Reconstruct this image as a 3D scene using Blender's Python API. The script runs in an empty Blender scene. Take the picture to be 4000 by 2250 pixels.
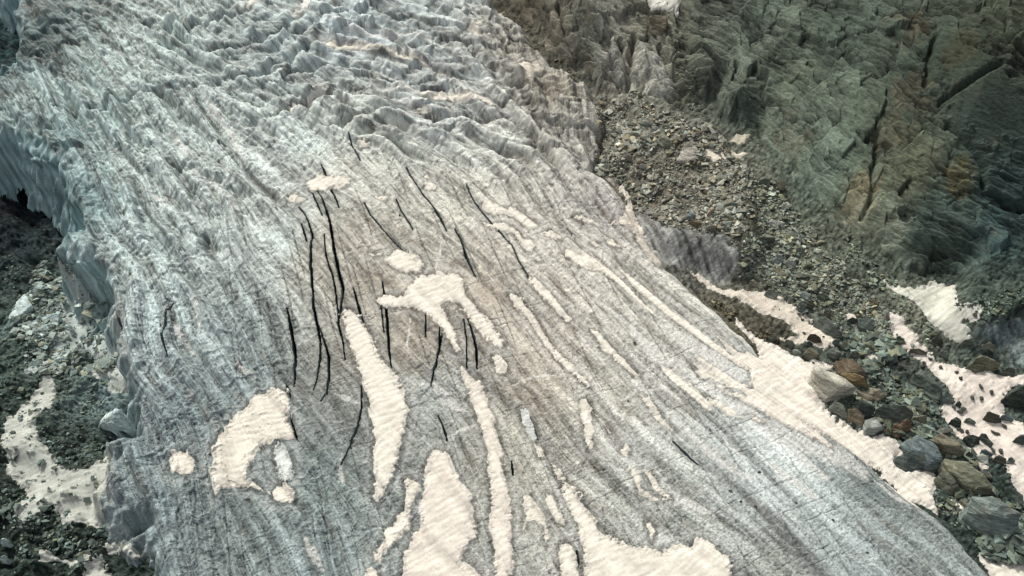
import bpy, bmesh, math, random, os
import numpy as np
from mathutils import Vector

# ------------------------------------------------------------------ camera, sky, sun, exposure
RES = 1.0
HC, PITCH, HFOV = 60.0, math.radians(42), math.radians(73)
scene = bpy.context.scene
cam_data = bpy.data.cameras.new("camera")
cam = bpy.data.objects.new("camera", cam_data)
scene.collection.objects.link(cam)
cam_data.sensor_width = 36
cam_data.lens = 18 / math.tan(HFOV / 2)
cam_data.clip_start, cam_data.clip_end = 0.5, 3000
cam.location = (0, 0, HC)
cam.rotation_euler = (math.pi / 2 - PITCH, 0, 0)
scene.camera = cam

SUN_EL, SUN_AZ = math.radians(50), math.radians(-38)     # azimuth from +y towards +x
world = bpy.data.worlds.new("World")
scene.world = world
world.use_nodes = True
wt = world.node_tree
sky = wt.nodes.new("ShaderNodeTexSky")
sky.sky_type = 'NISHITA'
sky.sun_disc = False
sky.sun_elevation = SUN_EL
sky.sun_rotation = SUN_AZ
sky.dust_density = 4.0
sky.ozone_density = 0.6
hs = wt.nodes.new("ShaderNodeHueSaturation")              # thin overcast: a paler sky
hs.inputs["Saturation"].default_value = 0.28
wt.links.new(sky.outputs[0], hs.inputs["Color"])
wt.links.new(hs.outputs[0], wt.nodes["Background"].inputs[0])
wt.nodes["Background"].inputs[1].default_value = 0.125
sun_data = bpy.data.lights.new("sun", 'SUN')
sun_data.energy = 3.3
sun_data.angle = math.radians(8)
sun_data.color = (1.0, 0.972, 0.875)
sun = bpy.data.objects.new("sun", sun_data)
scene.collection.objects.link(sun)
sd_ = Vector((math.sin(SUN_AZ) * math.cos(SUN_EL), math.cos(SUN_AZ) * math.cos(SUN_EL), math.sin(SUN_EL)))
sun.rotation_euler = sd_.to_track_quat('Z', 'Y').to_euler()
sun.location = sd_ * 200
scene.view_settings.view_transform = 'Standard'
scene.view_settings.look = 'None'
scene.view_settings.exposure = 0.08
scene.view_settings.gamma = 1.0

# ------------------------------------------------------------------ helpers
rng = np.random.default_rng(7)
random.seed(7)
F4 = np.float32
FPX = 2000 / math.tan(HFOV / 2)
PANELS = {'o': (0, 0, 1 / 1.5528), 'p1': (3100, 1300, 3.622), 'p2': (3400, 1600, 2.415), 'p3': (3000, 1125, 3.622),
          'p4': (3500, 1125, 2.898), 'p5': (2300, 400, 2.415), 'p6': (2700, 700, 2.898)}
for c_ in range(4):
    for r_ in range(2):
        PANELS['%d%d' % (c_, r_)] = (1000 * c_, 1125 * r_, 1.288)


def src(panel, pts):
    ox, oy, k = PANELS[panel]
    a = np.array([p[:2] for p in pts], float)
    return np.stack([ox + a[:, 0] / k, oy + a[:, 1] / k], 1)


def rays(xy):
    a = (xy[:, 0] - 2000) / FPX
    b = -(xy[:, 1] - 1125) / FPX
    d = np.stack([a, math.cos(PITCH) + b * math.sin(PITCH), -math.sin(PITCH) + b * math.cos(PITCH)], 1)
    return d


SL, Y0 = 0.18, 28.0


def plane_z(x, y):
    return SL * (y - Y0)


def on_plane(xy):
    d = rays(xy)
    t = (HC + SL * Y0) / (SL * d[:, 1] - d[:, 2])
    return np.stack([d[:, 0] * t, d[:, 1] * t], 1)


def on_ground(xy, h=0.0):
    """world points where the view rays first meet the smooth ground raised by h"""
    d = rays(np.asarray(xy, float))
    h = np.broadcast_to(np.asarray(h, float), (len(d),))
    ts = np.linspace(30, 260, 460)
    f = HC + d[:, 2:3] * ts - H0(d[:, 0:1] * ts, d[:, 1:2] * ts) - h[:, None]
    neg = f < 0
    k = np.where(neg.any(1), neg.argmax(1), len(ts) - 1)
    out = ts[k]
    a, b = out - (ts[1] - ts[0]), out.copy()
    for _ in range(12):
        m = (a + b) / 2
        f = HC + d[:, 2] * m - H0(d[:, 0] * m, d[:, 1] * m) - h
        a = np.where(f < 0, a, m)
        b = np.where(f < 0, m, b)
    t = (a + b) / 2
    return np.stack([d[:, 0] * t, d[:, 1] * t, HC + d[:, 2] * t], 1)


def sstep(a, b, x):
    t = np.clip((x - a) / (b - a), 0, 1)
    return t * t * (3 - 2 * t)


def seg_dist(x, y, p, closed=False, want_t=False):
    n = len(p)
    best = np.full(x.shape, 1e9, F4)
    bt = np.zeros(x.shape, F4)
    L = np.concatenate([[0], np.cumsum(np.hypot(*(np.diff(p, axis=0).T)))])
    for k in range(n if closed else n - 1):
        ax, ay = p[k]
        bx, by = p[(k + 1) % n]
        ex, ey = bx - ax, by - ay
        q = ex * ex + ey * ey + 1e-12
        t = np.clip(((x - ax) * ex + (y - ay) * ey) / q, 0, 1)
        dd = np.hypot(x - ax - t * ex, y - ay - t * ey)
        m = dd < best
        best = np.where(m, dd, best)
        if want_t:
            bt = np.where(m, (L[k] + t * math.sqrt(q)) / L[-1], bt)
    return (best, bt) if want_t else best


def inside(x, y, p):
    r = np.zeros(x.shape, bool)
    n = len(p)
    for k in range(n):
        ax, ay = p[k]
        bx, by = p[(k + 1) % n]
        if ay == by:
            continue
        c = ((ay > y) != (by > y)) & (x < (bx - ax) * (y - ay) / (by - ay) + ax)
        r ^= c
    return r


def sdist(x, y, p):
    d = seg_dist(x, y, p, True)
    return np.where(inside(x, y, p), d, -d)


_perm = rng.permutation(256).astype(np.int32)
_perm = np.concatenate([_perm, _perm, _perm])
_gx = np.cos(np.arange(256) * 2 * math.pi / 256).astype(F4)
_gy = np.sin(np.arange(256) * 2 * math.pi / 256).astype(F4)


def perlin(x, y, seed=0):
    x = x + seed * 17.31
    y = y - seed * 9.77
    xf, yf = np.floor(x), np.floor(y)
    xi, yi = xf.astype(np.int32) & 255, yf.astype(np.int32) & 255
    x, y = (x - xf).astype(F4), (y - yf).astype(F4)
    u, v = x * x * x * (x * (x * 6 - 15) + 10), y * y * y * (y * (y * 6 - 15) + 10)
    s = seed * 31 % 256

    def g(a, b, dx, dy):
        h = _perm[_perm[(a + s) & 255] + b]
        return _gx[h] * dx + _gy[h] * dy
    n00, n10 = g(xi, yi, x, y), g((xi + 1) & 255, yi, x - 1, y)
    n01, n11 = g(xi, (yi + 1) & 255, x, y - 1), g((xi + 1) & 255, (yi + 1) & 255, x - 1, y - 1)
    a = n00 + u * (n10 - n00)
    b = n01 + u * (n11 - n01)
    return (a + v * (b - a)) * 1.5


def fbm(x, y, octv=4, seed=0, gain=0.5):
    r, a, f = 0, 1.0, 1.0
    for k in range(octv):
        r = r + a * perlin(x * f, y * f, seed + k * 3)
        a *= gain
        f *= 2.03
    return r


def ridged(x, y, octv=4, seed=0, gain=0.5):
    r, a, f = 0, 1.0, 1.0
    for k in range(octv):
        n = 1 - np.abs(perlin(x * f, y * f, seed + k * 5)) * 1.6
        r = r + a * n * np.abs(n)
        a *= gain
        f *= 2.1
    return r


def facets(u, v, seed, tilt):
    """broken planar blocks: every cell of a jittered lattice has its own level and tilt"""
    iu, iv = np.floor(u).astype(np.int32), np.floor(v).astype(np.int32)
    best = np.full(u.shape, 9.0, F4)
    second = np.full(u.shape, 9.0, F4)
    val = np.zeros(u.shape, F4)
    tab = np.random.default_rng(seed).random((5, 256)).astype(F4)
    for a in (-1, 0, 1):
        for b in (-1, 0, 1):
            h = _perm[_perm[(iu + a) & 255] + ((iv + b) & 255)]
            du = u - (iu + a + tab[0][h])
            dv = v - (iv + b + tab[1][h])
            d = du * du + dv * dv
            m = d < best
            second = np.where(m, best, np.minimum(second, d))
            val = np.where(m, tab[2][h] * 2 - 1 + tilt * ((tab[3][h] * 2 - 1) * du + (tab[4][h] * 2 - 1) * dv), val)
            best = np.where(m, d, best)
    return val.astype(F4), np.sqrt(second) - np.sqrt(best)


def lin(c):
    c = np.asarray(c, float) / 255
    return np.where(c <= .04045, c / 12.92, ((c + .055) / 1.055) ** 2.4)


def norm(a):
    return ((a - a.mean()) / (a.std() + 1e-9)).astype(F4)


def blur(a, n=3):
    for _ in range(2):
        c = np.cumsum(np.pad(a, ((n + 1, n), (0, 0)), mode='edge'), 0, dtype=np.float64)
        a = (c[2 * n + 1:] - c[:-2 * n - 1]) / (2 * n + 1)
        c = np.cumsum(np.pad(a, ((0, 0), (n + 1, n)), mode='edge'), 1, dtype=np.float64)
        a = (c[:, 2 * n + 1:] - c[:, :-2 * n - 1]) / (2 * n + 1)
    return a


# ------------------------------------------------------------------ plan of the place
RIGHT = [(1855, -160), (1900, 0), (1985, 60), (2060, 120), (2160, 250), (2300, 320), (2335, 420), (2330, 560), (2270, 645), (2370, 690),
         (2480, 800), (2540, 900), (2600, 1030), (2700, 1110), (2890, 1290), (2990, 1385), (3120, 1520), (3300, 1690), (3460, 1840), (3670, 2005),
         (3800, 2150), (3900, 2260), (4090, 2480)]
LEFT = [(660, 2480), (610, 2250), (580, 2150), (505, 2080), (450, 1950), (440, 1800), (470, 1700), (490, 1560), (530, 1460), (500, 1380),
        (475, 1250), (425, 1120), (400, 1040), (375, 960), (335, 870), (310, 780), (285, 690), (245, 590), (150, 500), (40, 450), (-60, 380), (-40, 300),
        (50, 240), (90, 170), (120, 100), (90, 40), (40, -60), (20, -160)]
GPOLY = on_plane(np.array(RIGHT + LEFT, float))
MBASE = [(1930, -160), (2010, 20), (2150, 190), (2330, 370), (2470, 375), (2560, 400), (2640, 410), (2780, 405), (2830, 480), (2960, 500), (3050, 610), (3150, 740),
         (3300, 870), (3400, 960), (3520, 1030), (3640, 1050), (3790, 1060), (4000, 1030), (4400, 1030)]
FAR = np.array([[900., 900], [901, 900], [901, 901]])
MLINE = None
MPOLY = MOUND = BENCH = FAR                       # filled in once the ground they rise from is known
MOUND_PX = [(1500, 255), (1600, 225), (1800, 330), (1880, 480), (1890, 610), (1860, 640), (1780, 610), (1690, 585), (1625, 545), (1570, 480), (1500, 425), (1485, 340)]
BENCH_PX = [(2420, 770), (2470, 815), (2540, 775), (2800, 730), (2800, 600), (2500, 640)]
xr = lambda y: np.interp(y, GPOLY[:len(RIGHT)][::-1, 1], GPOLY[:len(RIGHT)][::-1, 0])
_l = GPOLY[len(RIGHT):]
xl = lambda y: np.interp(y, np.maximum.accumulate(_l[:, 1]), _l[:, 0])


def terrain0(x, y, sg=None):
    if sg is None:
        sg = sdist(x, y, GPOLY)
    P = plane_z(x, y)
    side = sstep(-0.15, 0.15, (x - (xl(y) + xr(y)) / 2) / (xr(y) - xl(y)))
    out = np.maximum(-sg, 0)
    dl = 3.6 + 6.6 * sstep(34, 72, y) - 6.0 * sstep(92, 112, y)
    left = P - dl + 0.05 * out - 0.10 * np.clip(y - 60, 0, 30)
    wall = 3.8 * sstep(66, 76, y) * (1 - sstep(96, 112, y))
    right = P - 1.0 - wall * np.exp(-out / 9.0) + 0.16 * out
    right = right + 2.2 * sstep(-2.6, 0.3, sdist(x, y, MOUND)) + 2.5 * sstep(-2.5, 0.3, sdist(x, y, BENCH))
    sm = sdist(x, y, MPOLY)
    m = np.maximum(sm, 0)
    if MLINE is not None:                         # higher up the face is one broad plane
        m = m + (np.maximum((x - MLINE[0]) * MLINE[2] + (y - MLINE[1]) * MLINE[3], .3 * m) - m) * .8 * sstep(1, 26, sm)
    right = right + 0.80 * m + 1.6 * sstep(0, 2.5, sm)
    return left + (right - left) * side


def glacier0(x, y, sg=None):
    if sg is None:
        sg = sdist(x, y, GPOLY)
    side = (x > (xl(y) + xr(y)) / 2)
    w = np.where(side, 2.2, 5.5)
    d = np.where(side, 6.0, 11.5)
    o = np.maximum(-sg, 0) / w
    shoulder = 0.9 * np.exp(-np.maximum(sg, 0) / 1.6)
    return plane_z(x, y) - shoulder - d * np.where(o < 1, o ** 1.3, 1 + (o - 1) * 3)


def H0(x, y):
    sg = sdist(x, y, GPOLY)
    return np.maximum(terrain0(x, y, sg), glacier0(x, y, sg))


_mo, _be, _mp = on_ground(src('o', MOUND_PX), 2.0)[:, :2], on_ground(src('o', BENCH_PX), 2.2)[:, :2], on_ground(np.array(MBASE, float))[:, :2]
MOUND, BENCH = _mo, _be
_ch = _mp[-4] - _mp[3]
_ch = _ch / np.hypot(*_ch)
_nn = np.array([-_ch[1], _ch[0]]) * (1 if _ch[0] > 0 else -1)
_pm = _mp[3:-3].mean(0)
MLINE = (_pm[0], _pm[1], _nn[0], _nn[1])
MPOLY = np.concatenate([_mp, [[260, _mp[-1][1] - 10], [260, 420], [-20, 420], [_mp[0][0] - 6, 200]]])


# ------------------------------------------------------------------ survey grid (a fan of rows, denser near the viewer)
NI, NJ = int(1150 * RES), int(1750 * RES)
pix = np.linspace(2560, -230, NI)
Yr = on_plane(np.stack([np.full(NI, 2000.0), pix], 1))[:, 1]
Wd = 0.80 * np.interp(Yr, [25, 85, 125], [1.2, 1.22, 1.6]) * np.hypot(Yr, 55)
S = np.linspace(-1, 1, NJ)
gx = (S[None, :] * Wd[:, None]).astype(F4)
gy = np.broadcast_to(Yr[:, None], (NI, NJ)).astype(F4)
dYdi = np.gradient(Yr)
dWdi = np.gradient(Wd)
II, JJ = np.meshgrid(np.arange(NI), np.arange(NJ), indexing='ij')


def lic(noise, ux, uy, steps, ds, jit=None):
    di = (uy / dYdi[:, None]).astype(F4)
    dj = ((ux - S[None, :] * (dWdi / dYdi)[:, None] * uy) / (Wd[:, None] * (S[1] - S[0]))).astype(F4)
    acc = np.zeros(noise.shape, F4)
    for k in range(-steps, steps + 1):
        i = np.clip((II + di * (k * ds) + .5).astype(np.int32), 0, NI - 1)
        j = np.clip((JJ + dj * (k * ds) + .5).astype(np.int32), 0, NJ - 1)
        acc += noise[i, j] * (1 - abs(k) / (steps + 1.5))
    return norm(acc)


fat = lambda m: np.maximum(np.maximum(m, np.roll(m, 1, 0)), np.maximum(np.roll(m, 1, 1), np.roll(m, (1, 1), (0, 1))))


def idw(pts, vals, power=3.0, st=10):
    ci = np.arange(0, NI + st - 1, st).clip(0, NI - 1)
    cj = np.arange(0, NJ + st - 1, st).clip(0, NJ - 1)
    X, Y = gx[np.ix_(ci, cj)], gy[np.ix_(ci, cj)]
    Z = np.hypot(X, Y + 0) * 0 + 1
    W = np.zeros(X.shape)
    A = np.zeros(X.shape + (vals.shape[1],))
    for (px, py), v in zip(pts, vals):
        w = 1 / (((X - px) ** 2 + ((Y - py) * 0.8) ** 2) / 9.0 + 0.6) ** (power / 2)
        W += w
        A += w[..., None] * v
    A /= W[..., None]
    fi = np.interp(np.arange(NI), ci, np.arange(len(ci)))
    fj = np.interp(np.arange(NJ), cj, np.arange(len(cj)))
    i0 = np.minimum(fi.astype(int), len(ci) - 2)
    j0 = np.minimum(fj.astype(int), len(cj) - 2)
    a, b = (fi - i0)[:, None, None], (fj - j0)[None, :, None]
    r = A[i0][:, j0] * (1 - a) * (1 - b) + A[i0 + 1][:, j0] * a * (1 - b) + A[i0][:, j0 + 1] * (1 - a) * b + A[i0 + 1][:, j0 + 1] * a * b
    return r.astype(F4)


sgw = (2.5 * fbm(gx * .13, gy * .13, 4, 3, .55) + .15 * fbm(gx * .6, gy * .6, 2, 5)).astype(F4)
sg_raw = sdist(gx, gy, GPOLY).astype(F4)
rowmid = ((xl(Yr) + xr(Yr)) / 2)[:, None]
leftside = gx < rowmid
sg = sg_raw + np.where(leftside, sgw, sgw * .22)
sm = (sdist(gx, gy, MPOLY) + 1.1 * fbm(gx * .3, gy * .3, 4, 9)).astype(F4)

# ------------------------------------------------------------------ glacier: sampled look   (x, y, flow dx, dy, colour, relief, wrinkle)
ICE = [
    (60, 120, 1, 1, (62, 88, 90), 1.2, .8), (150, 250, .9, 1, (140, 160, 160), .7, .7), (60, 380, .3, 1, (105, 143, 147), 1.1, .3), (180, 520, .2, 1, (88, 125, 131), .8, .3),
    (350, 150, 1, .9, (150, 165, 163), .6, .7), (350, 400, .8, 1, (150, 164, 163), .55, .9), (300, 620, .5, 1, (150, 166, 167), .5, 1), (420, 650, .7, 1, (152, 166, 167), .45, .9),
    (500, 450, 1, 1.15, (160, 170, 168), .35, .8), (380, 850, .3, 1, (138, 154, 157), .5, 1), (430, 1050, .3, 1, (103, 120, 125), .4, 1), (420, 1250, .1, 1, (112, 127, 131), .35, 1),
    (350, 1400, .6, 1, (108, 123, 126), .35, 1), (600, 800, .6, 1, (134, 148, 151), .35, .9), (600, 980, .8, 1, (112, 127, 131), .3, .9), (800, 1200, .9, .8, (98, 113, 114), .25, .6),
    (800, 1380, .5, 1, (125, 140, 143), .25, .7), (900, 1050, .8, 1, (108, 113, 110), .15, .4), (1000, 1350, .7, 1, (115, 125, 125), .25, .6), (1080, 1000, 1, 1.1, (140, 145, 143), .2, .5),
    (700, 620, .9, 1.2, (160, 170, 169), .25, .7), (750, 350, 1, .9, (166, 176, 174), .45, .6), (650, 130, 1, .45, (150, 164, 165), 1.1, .4), (900, 100, 1, .3, (178, 191, 195), 1.5, .2),
    (1050, 180, 1, .45, (175, 184, 185), 1.4, .2), (1000, 60, 1, .5, (152, 163, 165), 1.0, .3), (1150, 200, 1, .7, (165, 171, 170), 1.1, .3), (1100, 300, 1, .3, (175, 181, 180), 1.1, .3),
    (1250, 350, 1, .6, (182, 183, 179), 1.0, .4), (1300, 130, .5, 1, (138, 133, 126), 1.2, .6), (1400, 230, .3, 1, (142, 136, 126), 1.2, .6), (1430, 320, .3, 1, (152, 149, 143), 1.1, .5),
    (900, 300, 1, .25, (164, 168, 164), .7, .5), (900, 430, 1, .9, (170, 170, 164), .2, .5), (1100, 520, 1, 1, (168, 165, 157), .12, .4), (900, 600, .9, 1, (160, 155, 147), .12, .4),
    (950, 700, .9, 1, (135, 128, 118), .12, .4), (800, 650, .8, 1, (140, 135, 126), .12, .3), (1050, 850, 1, 1.1, (136, 127, 117), .12, .3), (900, 870, .9, 1, (122, 119, 112), .12, .3),
    (1200, 750, 1, 1, (138, 128, 118), .12, .3), (1250, 600, 1, 1, (166, 161, 153), .12, .4), (1350, 600, 1, .9, (171, 166, 158), .14, .4), (1430, 480, .8, 1, (150, 146, 143), .4, .6),
    (1550, 540, .6, 1, (146, 141, 139), .4, .6), (1500, 620, 1, .75, (176, 171, 164), .14, .4), (1400, 850, 1, 1.2, (157, 150, 142), .12, .3), (1350, 980, 1, 1.2, (148, 140, 131), .15, .4),
    (1550, 800, 1, 1, (162, 158, 152), .12, .3), (1700, 850, 1, .8, (165, 162, 156), .12, .3), (1700, 950, 1, .95, (176, 174, 170), .1, .3), (1500, 1000, 1, 1.1, (160, 156, 148), .12, .3),
    (1600, 1150, 1, 1.1, (164, 165, 162), .12, .4), (1500, 1250, 1, .9, (148, 148, 143), .15, .5), (1300, 1150, .6, 1, (138, 136, 128), .15, .5), (1850, 1100, 1, .95, (160, 166, 165), .1, .3),
    (1900, 1250, 1, .95, (165, 173, 174), .1, .3), (2000, 1100, 1, .7, (182, 190, 191), .1, .2), (2100, 1300, 1, .9, (145, 155, 156), .1, .3), (2200, 1190, 1, .8, (84, 95, 96), .12, .3),
    (2330, 1290, 1, .8, (110, 120, 120), .12, .3), (2150, 1400, 1, .9, (135, 146, 149), .1, .3), (1950, 1400, 1, .85, (128, 129, 125), .1, .3), (2350, 1400, 1, .9, (130, 139, 140), .1, .3), (1700, 1300, 1, .8, (148, 150, 147), .15, .5)]
ipx = src('o', ICE)
iw0 = on_plane(ipx)
iw1 = on_plane(ipx + np.array([[q[2] * 30, q[3] * 30] for q in ICE]))
dirs = iw1 - iw0
dirs /= np.hypot(dirs[:, 0], dirs[:, 1])[:, None]
icol = np.array([lin(q[4]) for q in ICE])
icol = icol * .72 + .28 * icol.mean(1)[:, None] * np.where(icol[:, 0:1] < icol[:, 2:3], 1, icol / icol.mean(1)[:, None])
vals = np.concatenate([dirs, icol, np.array([[q[5], q[6]] for q in ICE])], 1)
fld = idw(iw0, vals)
wob = (.10 + .22 * fld[..., 6]) * perlin(gx * .11, gy * .11, 40)
ux, uy = fld[..., 0] - wob * fld[..., 1], fld[..., 1] + wob * fld[..., 0]
nn = np.hypot(ux, uy) + 1e-6
ux, uy = (ux / nn).astype(F4), (uy / nn).astype(F4)
relief, wrinkle = fld[..., 5], fld[..., 6]

white = rng.standard_normal((NI, NJ)).astype(F4)
white2 = rng.standard_normal((NI, NJ)).astype(F4)
ice_fine = lic(white, ux, uy, 7, .11)
ice_hair = lic(np.abs(white2) ** 3, ux, uy, 14, .12)
ice_grain = norm(blur(white2, 1))
ice_mid = lic(perlin(gx * 1.9, gy * 1.9, 11), ux, uy, 9, .28)
cn1 = lic(perlin(gx * 1.15, gy * 1.15, 13) + .4 * perlin(gx * 2.9, gy * 2.9, 14), ux, uy, 11, .36)
cn2 = lic(perlin(gx * 2.6, gy * 2.6, 15), ux, uy, 9, .22)
pat1 = sstep(-.35, .45, perlin(gx * .16, gy * .16, 16) + .4 * perlin(gx * .5, gy * .5, 17))
pat2 = sstep(-.3, .5, perlin(gx * .2, gy * .2, 18) + .4 * perlin(gx * .7, gy * .7, 19))
crease = sstep(.17, .0, np.abs(cn1)) * pat1 + .75 * sstep(.2, .0, np.abs(cn2)) * pat2
cdx, cdy = .30 * ux + .70 * .22, .30 * uy - .70 * .97
cn_ = np.hypot(cdx, cdy)
cracks3 = sstep(1.6, 4.0, lic(fat((rng.random((NI, NJ)) < .00022).astype(F4)), cdx / cn_, cdy / cn_, 72, .1)) * sstep(.5, .25, relief)
bands = lic(perlin(gx * .45, gy * .45, 23) + .5 * perlin(gx * 1.3, gy * 1.3, 24), ux, uy, 16, .8)
bands2 = lic(perlin(gx * .85, gy * .85, 26), ux, uy, 14, .6)
ice_coarse = lic(perlin(gx * .55, gy * .55, 12), ux, uy, 8, .8)
sparse = fat((rng.random((NI, NJ)) < .0006).astype(F4))
cracks = lic(sparse, ux, uy, 46, .085)
cr = sstep(1.6, 4.2, cracks)
wb2 = .35
vx, vy = (-uy + wb2 * ux), (ux + wb2 * uy)
sparse2 = (rng.random((NI, NJ)) < .00014).astype(F4)
cracks2 = sstep(2.5, 6.0, lic(sparse2, vx, vy, 60, .085))
rough0 = fbm(gx * .9, gy * .9, 5, 87, .6)
wq = fbm(gx * .3, gy * .3, 3, 21)
wx, wy = gx + 1.6 * wq, gy + 1.6 * fbm(gx * .3, gy * .3, 3, 25)
wrk = (ridged(wx * .38, wy * .38, 3, 31, .45) - .55).astype(F4)
serac_dir_x, serac_dir_y = .94, -.34
al = (gx * serac_dir_x + gy * serac_dir_y)
ac = (-gx * serac_dir_y + gy * serac_dir_x)
q1 = ac * .12 + .8 * perlin(al * .035, ac * .035, 50) + .08 * wq
bil = np.abs(perlin(q1, al * .022 + .12 * wq, 55)) * 1.6
bil2 = np.abs(perlin(ac * .30 + .25 * wq + .5 * perlin(al * .07, ac * .07, 58), al * .075 + .2 * wq, 57)) * 1.5
ph = ac * .27 + 1.3 * perlin(al * .03, ac * .04, 66) + .22 * perlin(al * .11, ac * .13, 67)
lay = np.floor(ph)
fr_ = ph - lay
lamp = .5 + .8 * perlin(al * .06 + lay * 7.7, lay * 3.1 + .5, 68)
saw = np.clip(lamp, 0, 1.3) * (fr_ ** 1.4 * sstep(1.0, .90, fr_))
ph2 = ac * .75 + 1.2 * perlin(al * .07, ac * .09, 69) + .3 * wq
fr2 = ph2 - np.floor(ph2)
saw2 = fr2 ** 1.3 * sstep(1.0, .86, fr2) * np.clip(.3 + perlin(al * .1 + np.floor(ph2) * 5.3, np.floor(ph2) * 1.7 + .5, 70), 0, 1)
wI = .35 * perlin(gx * .2, gy * .2, 64)
fI1, eI1 = facets(ac * .26 + .8 * perlin(al * .035, ac * .035, 50) + wI, al * .075 + wI, 11, 2.2)
fI2, eI2 = facets(ac * .75 + wI * 2, al * .26 + wI, 12, 2.2)
ser = (.25 * bil ** .8 + .15 * bil2 ** .9 + 1.5 * saw + .55 * saw2 + .75 * fI1 + .32 * fI2 - .35 * sstep(.09, 0, eI1) - .15 * sstep(.1, 0, eI2) - .4).astype(F4)
trough = sstep(.22, .02, bil) + .6 * sstep(.12, .0, bil2)
lump = fbm(wx * .3, wy * .3, 4, 60).astype(F4)

TROUGH = [[(800, 238), (1000, 242), (1200, 230), (1400, 195), (1500, 110), (1545, 30), (1550, -60)], [(1100, 405), (1290, 390), (1420, 330), (1510, 265), (1600, 215)],
          [(1300, 398), (1500, 345), (1700, 322), (1850, 300)], [(300, 545), (500, 545), (560, 510), (680, 468), (900, 442), (1100, 422)], [(1200, 645), (1380, 580), (1460, 535), (1560, 505), (1680, 445), (1800, 445), (1950, 470)],
          [(560, 90), (800, 150), (1000, 122), (1150, 85), (1290, 45)], [(1330, 200), (1480, 180), (1600, 130), (1700, 60)], [(1680, 335), (1850, 345), (1990, 380), (2100, 420), (2230, 470)],
          [(1850, 30), (1960, 95), (2100, 180), (2180, 245)], [(1720, -20), (1880, 40), (2040, 110), (2200, 190), (2320, 300)], [(1560, 640), (1750, 600), (1900, 560), (2060, 530)],
          [(2080, 600), (2250, 580), (2400, 590), (2560, 610)], [(1800, 655), (1960, 640), (2090, 650)], [(800, 810), (960, 850), (1180, 960), (1380, 1012)], [(880, 850), (940, 920), (985, 1010), (1080, 1110)],
          [(2160, 330), (2260, 420), (2400, 520)], [(2300, 160), (2420, 300), (2560, 420), (2680, 520)], [(640, 560), (665, 640), (650, 710)], [(960, 1170), (1040, 1190), (1090, 1280)]]
CREST = [[(1580, 190), (1700, 205), (1830, 225), (1930, 256), (2050, 286), (2140, 326), (2240, 370), (2330, 420)], [(1900, 455), (2060, 452), (2190, 452), (2300, 465), (2400, 495), (2545, 552), (2680, 640)], [(1620, 120), (1760, 155), (1900, 185), (2060, 195), (2180, 240)],
         [(1340, 470), (1440, 420), (1560, 470), (1680, 425)], [(1290, 170), (1420, 120), (1540, 130), (1580, 190)], [(1420, 260), (1560, 250), (1740, 250), (1900, 300)], [(2090, 640), (2240, 690), (2380, 640)], [(1000, 330), (1200, 330), (1380, 300)]]
tz = np.zeros((NI, NJ), F4)
tdirt = np.zeros((NI, NJ), F4)
cw = .35 * fbm(gx * .5, gy * .5, 3, 62)
for L_, dep, w1 in [(q, 1.1, .5) for q in TROUGH] + [(q, -1.0, 1.2) for q in CREST]:
    pw = on_ground(src('00', L_))[:, :2]
    lo, hi = pw.min(0) - 5, pw.max(0) + 5
    ii = np.nonzero((Yr > lo[1]) & (Yr < hi[1]))[0]
    jm = np.nonzero(((gx[ii] > lo[0]) & (gx[ii] < hi[0])).any(0))[0]
    q_ = (slice(ii.min(), ii.max() + 1), slice(jm.min(), jm.max() + 1))
    d_, t_ = seg_dist(gx[q_] + cw[q_], gy[q_] + cw[q_], pw, want_t=True)
    tap = np.sin(np.pi * np.clip(t_, .02, .98)) ** .5 * (.75 + .5 * perlin(gx[q_] * .3, gy[q_] * .3, 63))
    tz[q_] -= dep * tap * np.exp(-(d_ / w1) ** 2)
    if dep > 0:
        tz[q_] += .55 * tap * np.exp(-((d_ - 1.7) / .9) ** 2)
        tdirt[q_] = np.maximum(tdirt[q_], tap * np.exp(-(d_ / (w1 * 1.3)) ** 2))
serw = sstep(.55, 1.1, relief)
detail = tz * sstep(0, 1.5, sg) + relief * (.6 * ser * serw + .42 * lump * (.15 + .6 * (1 - serw)) + .85 * ice_coarse * (1 - .7 * serw) * sstep(.1, .4, relief))
detail = detail + .09 * bands2 * (.2 + wrinkle) + (1 - .6 * serw) * wrinkle * (.46 * wrk) * (.3 + .7 * np.minimum(relief, .6))
detail = detail + (.012 + .11 * np.minimum(relief, .6) * (1 - .75 * serw)) * ice_mid + (.014 + .034 * wrinkle) * ice_fine + .016 * ice_grain - .16 * cr * (.4 + .6 * wrinkle) - .10 * cracks2 - .12 * cracks3 - .11 * crease * (.35 + wrinkle)
Pz = glacier0(gx, gy, sg)
zg = (Pz + detail * sstep(-1.2, 1.2, sg)).astype(F4)
cliff = sstep(0.2, -2.0, sg)
zg = (zg + cliff * (.8 * lump + .4 * wrk)).astype(F4)

col = fld[..., 2:5].copy()
col *= np.array([1.22, 1.245, 1.215], F4)
col *= (1 - .14 * serw)[..., None]
lum = 1 + .25 * ice_fine * (.5 + .45 * wrinkle) + .11 * ice_grain + .09 * ice_mid + .05 * ice_coarse + .06 * lump - .13 * np.clip(ice_hair, -1, 4)
lum = lum + .16 * bands2 * (.35 + .8 * wrinkle) + .15 * bands * (1.25 - .5 * wrinkle) + .07 * lic(perlin(gx * .22, gy * .22, 171), ux, uy, 14, .8)
dirt_n = lic(perlin(gx * .8, gy * .8, 71) + .7 * perlin(gx * 3.1, gy * 3.1, 73), ux, uy, 6, .3)
brown = sstep(.5, 2.3, dirt_n + .7 * perlin(gx * .11, gy * .11, 75))
ldark = np.maximum(sstep(.80, .97, fr_) * np.clip(lamp, 0, 1), .6 * sstep(.80, .97, fr2) * sstep(0, .5, saw2 + .3 * perlin(al * .1, ac * .1, 76))) * serw  # brown darkening along the icefall layer edges
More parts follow.
